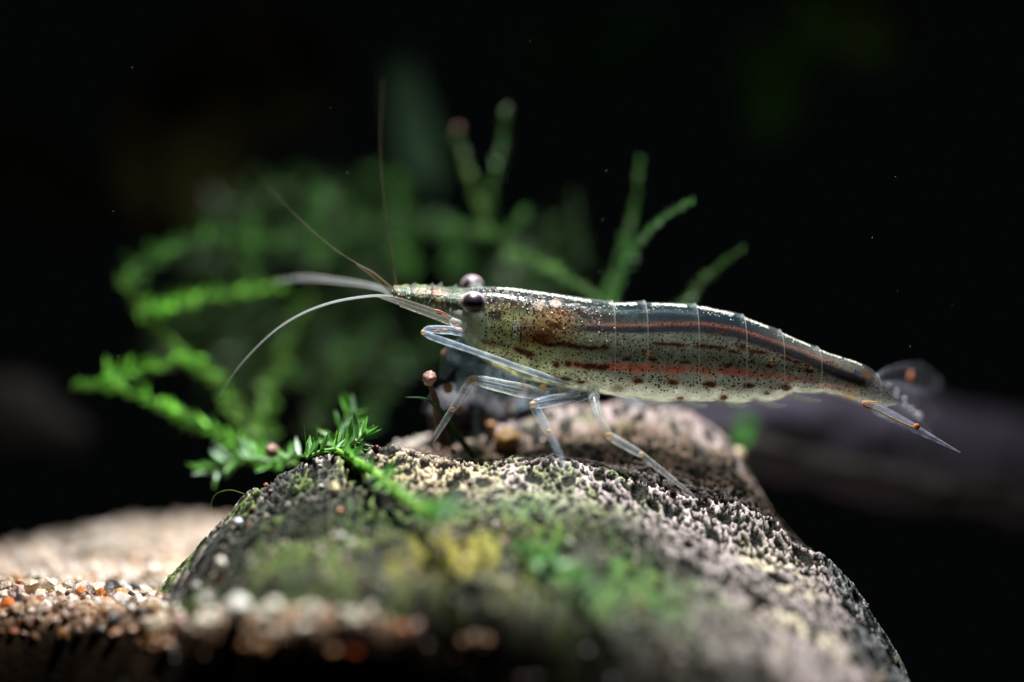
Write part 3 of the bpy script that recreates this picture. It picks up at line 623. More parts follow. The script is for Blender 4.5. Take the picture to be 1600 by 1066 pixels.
# iridescent crystals sprinkled on the head and upper flanks
P_, R_, c_ = [], [], []
for q in range(260):
    x_ = 735+230*rng.random()**1.3; th = abs(rng.normal(0.75, 0.40))
    if q % 3 == 0: x_ = rng.uniform(950, 1370); th = rng.uniform(0.25, 0.6)
    if q % 3 and th > 1.5: continue
    P_.append(body_pt(np.array(x_), np.array(th), 0.012).reshape(3)); R_.append(rng.uniform(0.006, 0.014)); c_.append(random.choice([(0.9, 0.85, 0.5), (0.5, 0.8, 0.6), (0.85, 0.9, 0.95), (0.6, 0.6, 0.95), (0.9, 0.9, 0.8)]))
V, F, K = stones_geo(np.array(P_), R_, 1, c_, (0.6, 1.0), 0.1)
tag(mesh('crystal_specks', V, F, M_streak, shrimp, smooth=False, cols=K), kind='stuff')

# rostrum: a thin toothed blade running forward over the antennule bases
rt_top = [(598, 458), (615, 449), (640, 445), (648, 440), (651, 446), (668, 446), (675, 441), (679, 447), (689, 439), (692, 448), (706, 447), (712, 443), (716, 449), (740, 449), (770, 449), (800, 452)]
rt_bot = [(598, 461), (615, 459), (640, 457), (648, 457), (651, 457), (668, 457), (675, 457), (679, 458), (689, 459), (692, 459), (706, 461), (712, 462), (716, 462), (740, 464), (770, 464), (800, 460)]
Vr = []
for s_ in (-1, 1):
    for (a, b) in zip(rt_top, rt_bot):
        for f, t_ in ((0, 0.008), (0.5, 0.026), (1, 0.034)):
            x_ = a[0]*(1-f)+b[0]*f; y_ = a[1]*(1-f)+b[1]*f; Vr.append(((x_-800)/100, s_*t_*(0.5+0.6*min(1, (a[0]-598)/120)), (533-y_)/100))
nr = len(rt_top); Fr = []
for s_ in range(2):
    for q in range(nr-1):
        for f in range(2):
            o_ = s_*nr*3; aa = o_+q*3+f; Fr.append([aa, aa+1, aa+4, aa+3] if s_ == 0 else [aa, aa+3, aa+4, aa+1])
for q in range(nr-1):
    Fr.append([q*3, q*3+3, nr*3+q*3+3, nr*3+q*3]); Fr.append([q*3+2, nr*3+q*3+2, nr*3+q*3+5, q*3+5])
M_rost = glassy('rostrum_horn', (0.30, 0.36, 0.30), op=0.45, edge=0.85, rough=0.25, noise=0.5)
mesh('rostrum', Vr, np.array(Fr), M_rost, shrimp, smooth=False)

# antennule stalks (two, three joints each), green grey with rusty and glittering dots
M_ped = attr_mat('antennule_skin', 0.3, 0.6, 0.5, 30, grain=0.5, gscale=24, trans=0.35)
for sgn, dy in ((1, -0.13), (2, 0.16)):
    pts = [(738, 474), (705, 473), (672, 466), (640, 462), (612, 457)]
    dz = 0 if sgn == 1 else -5
    prev = None
    for q, (r0, r1) in enumerate([(0.19, 0.20), (0.175, 0.18), (0.16, 0.15), (0.13, 0.08)]):
        a, b = pts[q], pts[q+1]
        path = catmull([U(a[0], a[1]+dz, dy), U((a[0]+b[0])/2, (a[1]+b[1])/2+dz+1, dy), U(b[0], b[1]+dz, dy)], 26)
        r = np.array([r0*0.85, r0, (r0+r1)/2*1.03, r1, r1*0.92])
        V, F, T = tube_geo(path, r, 22)
        nn = fbm(V[:, 0]*9, V[:, 1]*9, V[:, 2]*9, 3, 301)[:, None]; n2_ = fbm(V[:, 0]*22, V[:, 1]*22, V[:, 2]*22, 2, 311)[:, None]
        K = np.array([[0.03, 0.055, 0.05]])*(1-nn)+np.array([[0.15, 0.20, 0.155]])*nn
        K = mixc(K, np.array([[0.28, 0.07, 0.015]]), smooth(0.56, 0.64, nn)*0.6); K = mixc(K, np.array([[0.7, 0.75, 0.35]]), smooth(0.60, 0.68, n2_)*0.7)
        mesh('antennule_segment', V, [F, T], M_ped, shrimp, cols=K)
P_, R_, c_ = [], [], []
for q in range(95):
    x_ = random.choice([618, 626, 634, 660, 668, 680, 684, 688, 700])+rng.normal(0, 5); y_ = 462+(x_-612)*0.12+rng.normal(-2, 7)
    P_.append(np.array(U(x_, y_, -0.28+0.05*rng.random()))); R_.append(rng.uniform(0.006, 0.015)); c_.append(random.choice([(0.9, 0.9, 0.4), (0.5, 0.85, 0.6), (0.55, 0.10, 0.02), (0.9, 0.95, 0.95), (0.5, 0.5, 0.9)]))
V, F, K = stones_geo(np.array(P_), R_, 1, c_, (0.6, 1), 0.1)
tag(mesh('crystal_specks', V, F, M_streak, shrimp, smooth=False, cols=K), kind='stuff')
# cheek between antennule base and the carapace
tube('head_base', [U(690, 478, -0.05), U(715, 490, -0.1), U(735, 505, -0.05), U(752, 525, 0.0)], [0.12, 0.22, 0.26, 0.26], glassy('cheek_tissue', (0.46, 0.54, 0.50), op=0.55, edge=0.9, rough=0.2, noise=0.4), shrimp, 20, 20, flat=1.1)

# eyes
def eye(px, py, d, r, label=None):
    c = U(px, py, d)
    st = tube('eye_stalk', [U(px+16, py+14, (d*0.3)), U(px+8, py+8, d*0.6), c], [r*0.55, r*0.6, r*0.8], M_legwarm, shrimp, 10, 16)
    iv, f3 = ico(5)
    V = iv*np.array([r*1.03, r, r*0.95])
    up = iv[:, 2]*0.97+iv[:, 0]*0.18+0.10*(fbm(iv[:, 0]*6, iv[:, 1]*6, iv[:, 2]*6, 2, 5)-0.5)
    side = np.sqrt(iv[:, 0]**2+iv[:, 2]**2)
    t_ = np.clip(smooth(0.58, 1.10, up)+0.55*smooth(0.76, 0.98, side), 0, 1)[:, None]
    K = mixc(np.array([[0.010, 0.006, 0.012]]), np.array([[0.42, 0.27, 0.34]]), t_)
    e_ = mesh('eye', V+np.array(c), f3, M_eye, shrimp, cols=K)
    mesh('cornea', iv*np.array([r*1.09, r*1.04, r*1.01])+np.array(c), f3, M_eyecap, e_)
eye(739, 472.5, -0.42, 0.182); eye(737, 446, 0.52, 0.172)
# near-eye socket rim
tube('orbit_rim', [U(744, 455, -0.42), U(757, 462, -0.42), (U(760, 473, -0.42)), U(755, 485, -0.42), U(742, 492, -0.42)], [0.006, 0.014, 0.014, 0.012, 0.005], M_rim, shrimp, 24, 8)

# antennal scales: long clear blades with a stiff outer margin
def blade(name, spine, widths, mat, n=40, m=9, tilt=0.25, parent=None, thick=0.012):
    path = catmull(spine, n); wd = np.interp(np.linspace(0, 1, n), np.linspace(0, 1, len(widths)), widths)
    T = np.gradient(path, axis=0); T /= np.linalg.norm(T, axis=1)[:, None]
    side = np.cross(T, np.array([0, 1.0, 0])); side /= np.linalg.norm(side, axis=1)[:, None]
    side = side+np.array([0, tilt, 0]); nrm = np.cross(T, side); nrm /= np.linalg.norm(nrm, axis=1)[:, None]
    s_ = np.linspace(-1, 1, m); Vt = []
    for sg in (1, -1):
        Vt.append(path[:, None]+side[:, None]*wd[:, None, None]*s_[None, :, None]+sg*nrm[:, None]*thick*(1-s_**2)[None, :, None])
    V = np.concatenate([v.reshape(-1, 3) for v in Vt]); f = grid(np.zeros((n, m)))
    return mesh(name, V, [f, f[:, ::-1]+n*m], mat, parent or shrimp), Vt[0]
sc1, g1 = blade('antennal_scale', [U(720, 509, -0.40), U(690, 494, -0.42), U(650, 480, -0.42), U(615, 468, -0.40), U(587, 461, -0.36)], [0.035, 0.062, 0.060, 0.045, 0.015], M_scale, tilt=0.35)
for col_, r in ((0, 0.010), (8, 0.012), (4, 0.008)):
    V, F, T = tube_geo(g1[:, col_], [r], 6); mesh('margin', V, [F, T], M_rim, sc1)
# beads (setal bases) along the lower margin
edge = g1[:, 0] if g1[20, 0, 2] < g1[20, 8, 2] else g1[:, 8]
pth = catmull([edge[0], edge[12], edge[26]], 46); iv, f3 = ico(1); Vb = (iv[None]*0.010+pth[:, None]-np.array([0, 0, 0.025])).reshape(-1, 3)
mesh('setal_bead', Vb, (f3[None]+np.arange(46)[:, None, None]*len(iv)).reshape(-1, 3), M_streak, sc1, cols=np.tile([[0.8, 0.75, 0.55]], (len(Vb), 1)))['kind'] = 'stuff'
sc2, g2 = blade('antennal_scale', [U(722, 500, 0.45), U(680, 482, 0.48), U(640, 470, 0.48), U(600, 462, 0.45)], [0.08, 0.12, 0.10, 0.02], M_scale, tilt=-0.35)
# scale base with orange strokes
tube('antenna_base', [U(726, 512, -0.36), U(712, 506, -0.40), U(703, 500, -0.42)], [0.07, 0.08, 0.05], M_legwarm, shrimp, 10, 14)
for a, b in (((706, 514), (716, 507)), ((712, 520), (722, 512)), ((700, 497), (680, 489)), ((696, 490), (676, 483)), ((722, 522), (730, 516))):
    tube('pigment_stroke', [U(*a, -0.50), U((a[0]+b[0])/2, (a[1]+b[1])/2-1, -0.51), U(*b, -0.50)], [0.006, 0.013, 0.006], M_orange, shrimp, 8, 6)

# feelers
tube('antenna', [U(612, 462, -0.25), U(575, 462, -0.25), U(520, 471, -0.2), (U(470, 489, -0.15)), U(425, 517, -0.1), U(385, 555, 0), U(358, 588, 0.05), U(338, 620, 0.1)], [0.016, 0.015, 0.012, 0.007, 0.002], M_flag, shrimp, 230, 8, rings=1)
tube('antennule', [U(612, 456, 0.2), U(575, 445, 0.5), U(520, 437, 1.0), U(470, 433, 1.5), U(422, 440, 2.0)], [0.032, 0.034, 0.034, 0.03, 0.01], M_flagfar, shrimp, 90, 8, rings=1)
tube('antennule', [U(616, 458, -0.2), U(598, 443, -0.2), U(578, 426, -0.2), U(555, 412, -0.2)], [0.048, 0.044, 0.036, 0.018], M_flagdim, shrimp, 120, 10, rings=1)
tube('antennule', [U(614, 460, -0.25), U(594, 443, -0.26), U(560, 414, -0.2), U(520, 388, 0.0), U(470, 345, 0.2), U(425, 300, 0.6), U(395, 262, 1.2)], [0.012, 0.010, 0.007, 0.004, 0.002], M_flagdark, shrimp, 300, 8, rings=1)
tube('antenna', [U(616, 452, -0.1), U(613, 420, 0.0), U(606, 370, 0.1), U(597, 300, 0.2), U(592, 220, 0.5), U(596, 120, 1.0)], [0.030, 0.020, 0.009, 0.005, 0.002], M_flagdark, shrimp, 300, 8, rings=1)

# legs: jointed clear tubes with amber joints
def leg(name, pts, radii, mat=M_leg, joints=(), jr=None, claw=True, jm=None):
    """pts: list of (px,py,d); one continuous surface with bends at the joints"""
    P0 = [np.array(U(*p)) for p in pts]; path = []; rr = []
    for q in range(len(P0)-1):
        n = 14
        for t_ in np.linspace(0, 1, n, endpoint=False):
            path.append(P0[q]*(1-t_)+P0[q+1]*t_); bulge = 1+0.10*math.sin(math.pi*t_)
            rr.append((radii[q][0]*(1-t_)+radii[q][1]*t_)*bulge*0.84)
    path.append(P0[-1]); rr.append(radii[-1][1]*0.7); path = np.array(path); rr = np.array(rr)
    for _ in range(2):
        p2 = path.copy(); p2[1:-1] = (path[:-2]+2*path[1:-1]+path[2:])/4; path = p2; r2 = rr.copy(); r2[1:-1] = (rr[:-2]+2*rr[1:-1]+rr[2:])/4; rr = r2
    V, F, T = tube_geo(path, rr, 16); o = mesh(name, V, [F, T], mat, shrimp)
    # muscle strand inside
    V, F, T = tube_geo(path[2:-2], np.interp(np.linspace(0, 1, len(path)-4), np.linspace(0, 1, len(rr)), rr)*0.33, 8); mesh('tendon', V, [F, T], M_far, o)
    for q in joints:
        iv, f3 = ico(3); r = (radii[min(q, len(radii)-1)][0])*(jr or 1.0)
        V = iv*np.array([r, r, r*0.9])*(1+0.22*(fbm(iv[:, 0]*2.5, iv[:, 1]*2.5, iv[:, 2]*2.5, 2, 7+q)-0.5))[:, None]
        mesh('joint', V+P0[q], f3, jm or M_joint, o)
    return o
zf = lambda x, d: rock_z((x-800)/100*(D+d)/D, d)
# near legs (a: first walking leg forward, b: second down, c: third back)
leg('leg', [(905, 612, -0.15), (850, 618, -0.42), (792, 606, -0.50), (737, 593, -0.48), (706, 641, -0.42), (668, 700, -0.30), (661, 708, -0.28)], [(0.10, 0.11), (0.125, 0.125), (0.12, 0.09), (0.085, 0.072), (0.062, 0.042), (0.035, 0.014)], M_legwarm, (3, 4), 0.72)
leg('leg', [(925, 612, -0.2), (892, 622, -0.45), (833, 633, -0.62), (858, 676, -0.85), (880, 722, -1.1), (886, 745, -1.2)], [(0.12, 0.12), (0.11, 0.095), (0.082, 0.072), (0.064, 0.05), (0.045, 0.016)], M_leg, (2, 3), 0.72)
leg('leg', [(928, 606, -0.25), (930, 628, -0.60), (938, 655, -0.85), (952, 682, -0.95), (1004, 712, -0.85), (1062, 758, -0.65), (1088, 778, -0.55)], [(0.11, 0.10), (0.09, 0.072), (0.068, 0.07), (0.072, 0.062), (0.055, 0.044), (0.036, 0.014)], M_legwarm, (3, 4), 0.78)
# far legs
leg('leg', [(860, 600, 0.5), (800, 600, 0.7), (748, 600, 0.9), (742, 655, 1.0), (750, 716, 1.0)], [(0.10, 0.10), (0.10, 0.08), (0.055, 0.05), (0.045, 0.02)], M_far, (2,), 0.7)
leg('leg', [(900, 605, 0.5), (850, 622, 0.8), (800, 640, 1.1), (812, 690, 1.2)], [(0.10, 0.10), (0.08, 0.06), (0.05, 0.02)], M_far, (2,), 0.7)
leg('leg', [(960, 610, 0.5), (985, 625, 0.9), (1010, 640, 1.2), (1040, 668, 1.5)], [(0.09, 0.08), (0.07, 0.05), (0.045, 0.02)], M_far, (), 0.7)
# long front arm folded back below the head
fa = leg('front_leg', [(724, 520, -0.45), (704, 516, -0.55), (667, 514, -0.62), (660, 519, -0.64), (672, 526, -0.66), (740, 549, -0.68), (800, 571, -0.66), (860, 592, -0.55), (905, 606, -0.4)], [(0.07, 0.075), (0.075, 0.065), (0.055, 0.045), (0.05, 0.055), (0.058, 0.052), (0.052, 0.055), (0.055, 0.055), (0.05, 0.04)], M_leg, (3,), 0.8)
for a, b in (((677, 518), (686, 516)), ((690, 515.5), (698, 515))):
    tube('pigment_stroke', [U(*a, -0.63), U(*b, -0.63)], [0.014, 0.012], M_orange, fa, 6, 6)
# second far arm
leg('front_leg', [(735, 530, 0.4), (710, 540, 0.5), (694, 552, 0.6), (740, 575, 0.7), (820, 600, 0.6)], [(0.07, 0.07), (0.06, 0.05), (0.06, 0.07), (0.09, 0.09)], M_far, (2,), 0.8)
# mouthparts and gill-side bases below the carapace
mouth = [((730, 540, 0.1), (705, 560, 0.25), (690, 590, 0.4), 0.15), ((750, 558, 0.15), (730, 580, 0.3), (715, 612, 0.5), 0.17), ((775, 572, 0.2), (765, 595, 0.35), (745, 615, 0.6), 0.16), ((800, 585, 0.2), (800, 605, 0.3), (780, 625, 0.55), 0.15), ((835, 595, 0.15), (838, 612, 0.3), (825, 630, 0.5), 0.14), ((868, 602, 0.1), (872, 618, 0.2), (862, 632, 0.4), 0.12)]
M_mouth = glassy('mouth_tissue', (0.16, 0.24, 0.29), op=0.45, edge=0.8, rough=0.3, noise=0.6)
for a, b, c_, r in mouth: tube('mouthpart', [U(*a), U(*b), U(*c_)], [r, r*1.1, r*0.35], M_mouth, shrimp, 14, 14)
for q in range(7):   # hairy fringe under the chin
    x_ = 712+q*6; tube('mouth_bristle', [U(x_, 545+q*2, -0.1), U(x_-12, 552+q*2, -0.1), U(x_-20, 557+q*3, -0.1)], [0.01, 0.007, 0.002], M_far, shrimp, 8, 5)
for q, x_ in enumerate((815, 832, 849, 866, 878)):   # little dark-and-amber leg bases seen under the belly
    iv, f3 = ico(3); cpt = np.array(U(x_, 603+q*2.5, -0.10)); mesh('leg_base', iv*np.array([0.075, 0.09, 0.07])*(1+0.3*(fbm(iv[:, 0]*3, iv[:, 1]*3, iv[:, 2]*3, 2, q)-.5))[:, None]+cpt, f3, M_mouth if q % 2 else M_joint, shrimp)
# swimmerets tucked under the abdomen
for q, (x_, y_) in enumerate([(985, 616), (1045, 620), (1110, 620), (1170, 620), (1225, 612)]):
    for dy in (-0.18, 0.2):
        blade('swimmeret', [U(x_, y_-10, dy), U(x_+18, y_+6, dy), U(x_+42, y_+15, dy), U(x_+64, y_+15, dy)], [0.04, 0.06, 0.05, 0.008], M_swim, 18, 5, tilt=0.3)
# tail: telson and four uropods
tel, gt_ = blade('telson', [U(1366, 606, 0.0), U(1400, 634, 0.02), U(1440, 662, 0.02), U(1462, 678, 0.02)], [0.10, 0.095, 0.06, 0.02], M_fan, 30, 9, tilt=0.5, thick=0.05)
for x_, y_ in [(1395, 603), (1408, 612), (1407, 620), (1420, 624), (1421, 634), (1430, 640), (1436, 646), (1438, 651)]:  # pale beads standing for specular glints on the fan's edge
    iv, f3 = ico(2); mesh('glint_bead', iv*0.027+np.array(U(x_, y_, 0.75)), f3, M_eyecap_ if False else M_streak, shrimp, cols=np.tile([[0.92, 0.88, 1.0]], (len(iv), 1)))
ur1, gu1 = blade('uropod', [U(1350, 626, -0.12), U(1385, 645, -0.22), U(1430, 668, -0.26), U(1470, 689, -0.26), U(1508, 709, -0.26)], [0.06, 0.10, 0.075, 0.035, 0.006], glassy('near_uropod', (0.50, 0.54, 0.72), op=0.34, edge=0.85, rough=0.15, noise=0.5), 50, 9, tilt=0.25, thick=0.02)
lo = [U(1362, 636, -0.30), U(1395, 652, -0.32), U(1420, 664, -0.32), U(1441, 672, -0.32)]
M_gold = plain('golden_margin', (0.50, 0.34, 0.16), 0.35, 0.6, 0.3)
tube('margin', lo, [0.008, 0.014, 0.014, 0.016], M_gold, ur1, 60, 8, rings=1)
tube('margin', [U(1360, 628, -0.3), U(1400, 643, -0.32), U(1440, 666, -0.3), U(1508, 709, -0.26)], [0.006, 0.010, 0.010, 0.004], M_rim, ur1, 40, 6)
for q in range(34):   # fine hairs
    a = np.array(lo[0])*(1-q/34)+np.array(lo[3])*(q/34)-np.array([0.0, 0, 0.02+0.03*math.sin(math.pi*q/34)])
    V, F, T = tube_geo(np.array([a, a+np.array([-0.02, 0, -0.045]), a+np.array([-0.03, 0, -0.075])]), [0.004, 0.003, 0.001], 4)
    if q == 0: HV, HF, HT, ho = [V], [F], [T], len(V)
    else: HV.append(V); HF.append(F+ho); HT.append(T+ho); ho += len(V)
mesh('hair_fringe', np.vstack(HV), [np.vstack(HF), np.vstack(HT)], M_flag, ur1)['kind'] = 'stuff'
iv, f3 = ico(3); mesh('orange_spot', iv*np.array([0.055, 0.03, 0.05])+np.array(U(1439, 668, -0.31)), f3, M_orange, ur1)
tube('hinge', [U(1352, 629, -0.30), U(1362, 629, -0.33), U(1378, 630, -0.34)], [0.012, 0.02, 0.014], M_joint, shrimp, 10, 8)
tube('hinge', [U(1352, 631, -0.28), U(1358, 636, -0.30), U(1366, 639, -0.30)], [0.008, 0.02, 0.01], M_orange, shrimp, 10, 8)
# far half of the fan, out of focus, raised
def fanplate(spine, widths, tilt):
    return blade('uropod', spine, widths, M_fan, 40, 11, tilt=tilt, thick=0.02)
f1, gf1 = fanplate([U(1372, 596, 0.3), U(1400, 588, 0.9), U(1440, 592, 1.5), U(1474, 604, 1.9)], [0.05, 0.14, 0.24, 0.10], 0.3)
f2, gf2 = fanplate([U(1372, 604, 0.25), U(1405, 615, 0.8), U(1440, 634, 1.3), U(1468, 655, 1.5)], [0.05, 0.18, 0.24, 0.10], 0.2)
for g_, f_ in ((gf1, f1), (gf2, f2)):
    for c_ in (0, 10):
        V, F, T = tube_geo(g_[:, c_], [0.014], 6); mesh('margin', V, [F, T], M_fan, f_)
iv, f3 = ico(3); mesh('orange_spot', iv*np.array([0.05, 0.04, 0.13])+np.array(U(1430, 592, 1.3)), f3, plain('dim_orange', (0.55, 0.24, 0.15), 0.5, 0.4, 0.3), f1)
iv, f3 = ico(3); mesh('pale_spot', iv*np.array([0.07, 0.04, 0.07])+np.array(U(1472, 600, 1.8)), f3, M_fan, f1)
iv, f3 = ico(3); mesh('pale_spot', iv*np.array([0.05, 0.04, 0.05])+np.array(U(1443, 650, 0.7)), f3, M_flag, f2)  # pale spot standing for one more glint on the fan

shrimp.location = SB+Vector((0, 0.42, 0))
# ------------------------------------------------------------------ moss
def leaf_arr(P, dirs, ups, L, W, curl=0.25):
    """lanceolate leaves: 9 verts, 8 tris/quads -> arrays"""
    n = len(P); dirs = dirs/np.linalg.norm(dirs, axis=1)[:, None]
    sd = np.cross(dirs, ups); sd /= np.linalg.norm(sd, axis=1)[:, None]+1e-9; up = np.cross(sd, dirs)
    prof = [(0, 0.10), (0.30, 0.46), (0.62, 0.40), (0.88, 0.13), (1.0, 0.0)]
    V = []
    for t_, w_ in prof:
        c = P+dirs*(L*t_)[:, None]+up*(L*curl*t_*t_)[:, None]
        if w_ > 0:
            V += [c-sd*(W*w_)[:, None]+up*(W*w_*0.35)[:, None], c, c+sd*(W*w_)[:, None]+up*(W*w_*0.35)[:, None]]
        else: V += [c]
    V = np.stack(V, 1)       # n,13,3
    Fq = []; Ft = []
    for q in range(3):
        b = q*3; Fq += [[b, b+1, b+4, b+3], [b+1, b+2, b+5, b+4]]
    Ft = [[9, 10, 12], [10, 11, 12]]
    return V, np.array(Fq), np.array(Ft)
def leaves_mesh(name, P, dirs, ups, L, W, cols, parent, kind=None, curl=0.25, mat=None):
    V, q, t = leaf_arr(P, dirs, ups, L, W, curl); n = len(P); o = np.arange(n)[:, None, None]*13
    ob = mesh(name, V.reshape(-1, 3), [(q[None]+o).reshape(-1, 4), (t[None]+o).reshape(-1, 3)], mat or M_moss, parent, cols=np.repeat(cols, 13, 0))
    if kind: ob['kind'] = kind
    return ob
def strand(label, pts, leafL=0.2, step=0.035, stem_r=0.025, col=(0.07, 0.22, 0.04), fan=0.9, group=None, taper=0.5, per=2):
    k_ = 1.08 if leafL > 0.25 else 1.0
    P0 = [U(p[0], p[1], p[2]*k_) for p in pts]; th_ = thing('moss_plant', label, 'moss', P0[0], group)
    ln = sum((P0[q+1]-P0[q]).length for q in range(len(P0)-1)); n = max(8, int(ln/step))
    path = catmull(P0, n); path = path+0.03*np.stack([fbm(path[:, 0]*4, path[:, 1]*4, k_, 2, 77)-0.5 for k_ in (0, 5, 9)], -1)*2
    V, F, T = tube_geo(path, [stem_r, stem_r*0.8, stem_r*0.4], 6)
    K = np.tile([np.array(col)*0.9+np.array([0.03, 0.02, 0])], (len(V), 1)); mesh('stem', V, [F, T], M_moss, th_, cols=K)
    Tn = np.gradient(path, axis=0); Tn /= np.linalg.norm(Tn, axis=1)[:, None]
    PP = np.repeat(path, per, 0); TT_ = np.repeat(Tn, per, 0); m = len(PP)
    r = rng.normal(size=(m, 3)); r -= TT_*np.sum(r*TT_, 1)[:, None]; r /= np.linalg.norm(r, axis=1)[:, None]
    dr = TT_*0.95+r*fan*0.8+rng.normal(0, 0.3, (m, 3)); s_ = np.linspace(1, taper, m)
    L_ = leafL*s_*rng.uniform(0.7, 1.25, m); cv = np.array(col)[None]*(0.25+1.9*rng.random((m, 1))**1.5)*np.array([1, 1, 1])+rng.uniform(0, 0.02, (m, 3))
    leaves_mesh('foliage', PP, dr, r, L_, L_*0.27, np.clip(cv, 0, 1), th_, 'stuff'); return th_
gG = 'moss stems growing behind the rock'
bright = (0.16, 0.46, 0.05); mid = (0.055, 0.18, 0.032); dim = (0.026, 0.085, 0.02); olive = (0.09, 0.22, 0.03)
ST = [
 ('bright moss arm reaching to the far left, its tip furthest left of all', [(440, 735, 1.4), (370, 690, 1.8), (300, 655, 2.1), (225, 620, 2.3), (180, 608, 2.4), (122, 600, 2.3)], .26, bright),
 ('short bright moss sprig rising right of the furthest left tip', [(150, 596, 2.2), (190, 582, 2.2), (240, 572, 2.4), (300, 560, 2.7), (350, 600, 3.0)], .26, bright),
 ('moss stem curving up from the middle of the left clump', [(410, 690, 2.4), (380, 640, 2.7), (340, 590, 2.9), (290, 555, 3.0), (250, 520, 3.1), (215, 470, 3.2), (190, 440, 3.2)], .26, olive),
 ('moss branch running left to right at the height of the feelers', [(215, 485, 3.0), (260, 478, 3.0), (320, 464, 3.1), (380, 456, 3.3), (440, 450, 3.5)], .26, bright),
 ('moss branch arching over the top left of the clump', [(190, 440, 3.5), (230, 405, 3.8), (290, 375, 4.1), (360, 370, 4.4), (440, 380, 4.7)], .28, mid),
 ('upright moss stem at the top of the left clump', [(400, 460, 4.4), (390, 420, 4.6), (395, 370, 4.8), (398, 330, 4.9)], .28, mid),
 ('upright moss stem behind the two thin feelers', [(510, 420, 5.0), (500, 380, 5.2), (495, 330, 5.4), (505, 300, 5.4)], .28, mid),
 ('broad moss stem behind the upright feeler', [(640, 440, 5.2), (632, 390, 5.4), (628, 330, 5.6), (618, 280, 5.7)], .30, mid),
 ('moss stem left of the shrimp head rising behind its snout', [(700, 430, 5.4), (712, 390, 5.4), (700, 350, 5.5)], .30, mid),
 ('long moss branch crossing behind both feelers', [(420, 380, 5.2), (520, 362, 5.4), (620, 350, 5.5), (720, 360, 5.4)], .30, dim),
 ('low moss stem behind the curved white feeler', [(400, 720, 2.4), (410, 660, 3.0), (430, 590, 3.8), (450, 520, 4.4), (480, 470, 5.0)], .28, olive),
 ('moss stem in the dark green mass below the snout', [(480, 680, 4.0), (520, 610, 4.4), (560, 540, 4.8), (600, 500, 5.2)], .30, dim),
 ('moss stem behind the folded front arm of the shrimp', [(560, 670, 4.6), (600, 610, 5.0), (640, 560, 5.4), (700, 540, 5.8)], .30, dim),
 ('dim moss branch in the middle of the green mass', [(450, 600, 4.6), (520, 560, 5.0), (600, 550, 5.4), (680, 580, 5.6)], .30, dim),
 ('yellow green moss branch just above the rock, left', [(450, 725, 1.6), (420, 690, 2.0), (390, 670, 2.2), (350, 640, 2.4)], .26, olive),
 ('long moss branch sloping down to the shrimp back', [(700, 350, 4.4), (760, 365, 4.0), (810, 395, 3.5), (870, 425, 2.9), (930, 462, 2.4), (985, 500, 2.2)], .22, (0.08, 0.20, 0.05)),
 ('slim moss stem with a brown tip leaning left', [(780, 370, 4.0), (745, 310, 4.0), (730, 260, 4.0), (712, 212, 3.9)], .16, olive),
 ('tallest slim moss stem above the eyes', [(765, 350, 4.0), (772, 290, 3.8), (786, 230, 3.6), (791, 170, 3.4)], .15, mid),
 ('short moss stem fork right of the tallest one', [(790, 375, 4.0), (810, 350, 4.0), (822, 325, 4.0)], .17, mid),
 ('faint upright moss stem above the middle of the back', [(915, 430, 5.0), (905, 370, 5.0), (895, 305, 5.0)], .18, dim),
 ('upright moss stem left of the bright forked tip', [(945, 470, 3.4), (970, 400, 3.2), (990, 330, 3.0), (998, 250, 2.9)], .15, mid),
 ('bright moss tip slanting right, the sharpest behind the back', [(960, 470, 2.8), (985, 400, 2.4), (1015, 360, 2.0), (1045, 333, 1.8), (1078, 315, 1.7)], .15, (0.075, 0.25, 0.06)),
 ('isolated moss tip at the right, above the striped abdomen', [(1060, 490, 2.9), (1085, 450, 2.6), (1125, 415, 2.4), (1162, 388, 2.3)], .14, mid),
]
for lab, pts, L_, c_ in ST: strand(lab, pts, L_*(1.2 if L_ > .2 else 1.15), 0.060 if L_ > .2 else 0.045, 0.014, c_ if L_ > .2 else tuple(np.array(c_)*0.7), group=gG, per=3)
bt = pebble('seed_pod', 'brown ball on the tip of the left leaning moss stem', 'seed pod', 716, 202, 3.9, 0.09, (0.06, 0.03, 0.02), 3)
# low left tuft with highlights painted as pale leaves
def leaf_unit(L, W, curl, name='leaf'):
    V, q, t = leaf_arr(np.zeros((1, 3)), np.array([[0, 1.0, 0]]), np.array([[0, 0, 1.0]]), np.array([L]), np.array([W]), curl)
    me = bpy.data.meshes.new(name); me.from_pydata([tuple(v) for v in V[0]], [], [list(map(int, f)) for f in q]+[list(map(int, f)) for f in t])
    for p_ in me.polygons: p_.use_smooth = True
    return me
def leaf_mesh_col(L, W, curl, c):
    me = leaf_unit(L, W, curl); ca = me.color_attributes.new('Col', 'FLOAT_COLOR', 'POINT')
    ca.data.foreach_set('color', np.tile([*c, 1.0], len(me.vertices)).astype(np.float32)); me.materials.append(M_moss); return me
LM = [leaf_mesh_col(1, .28, .22, (0.09, 0.30, 0.04)), leaf_mesh_col(1, .24, .10, (0.15, 0.38, 0.07)), leaf_mesh_col(1, .28, .32, (0.06, 0.21, 0.035)), leaf_mesh_col(1, .26, .15, (0.38, 0.58, 0.42))]  # last leaf is a pale copy with bluish-white highlight in its colour
def put_leaf(parent, pos, dr, L, k=None):
    me = LM[k if k is not None else random.choice([0, 0, 1, 2])]
    o = bpy.data.objects.new('leaf', me); C.objects.link(o); o.parent = parent
    d_ = Vector(dr).normalized(); roll = rng.uniform(-1, 1)
    upv = Vector((rng.normal()*0.5, rng.normal()*0.5-0.4, 1)); s_ = d_.cross(upv).normalized(); u_ = s_.cross(d_)
    m = Matrix((( s_.x, d_.x, u_.x), (s_.y, d_.y, u_.y), (s_.z, d_.z, u_.z))).to_4x4()
    o.matrix_local = Matrix.Translation(Vector(pos)-ORG[parent.name]) @ m @ Matrix.Scale(L, 4)
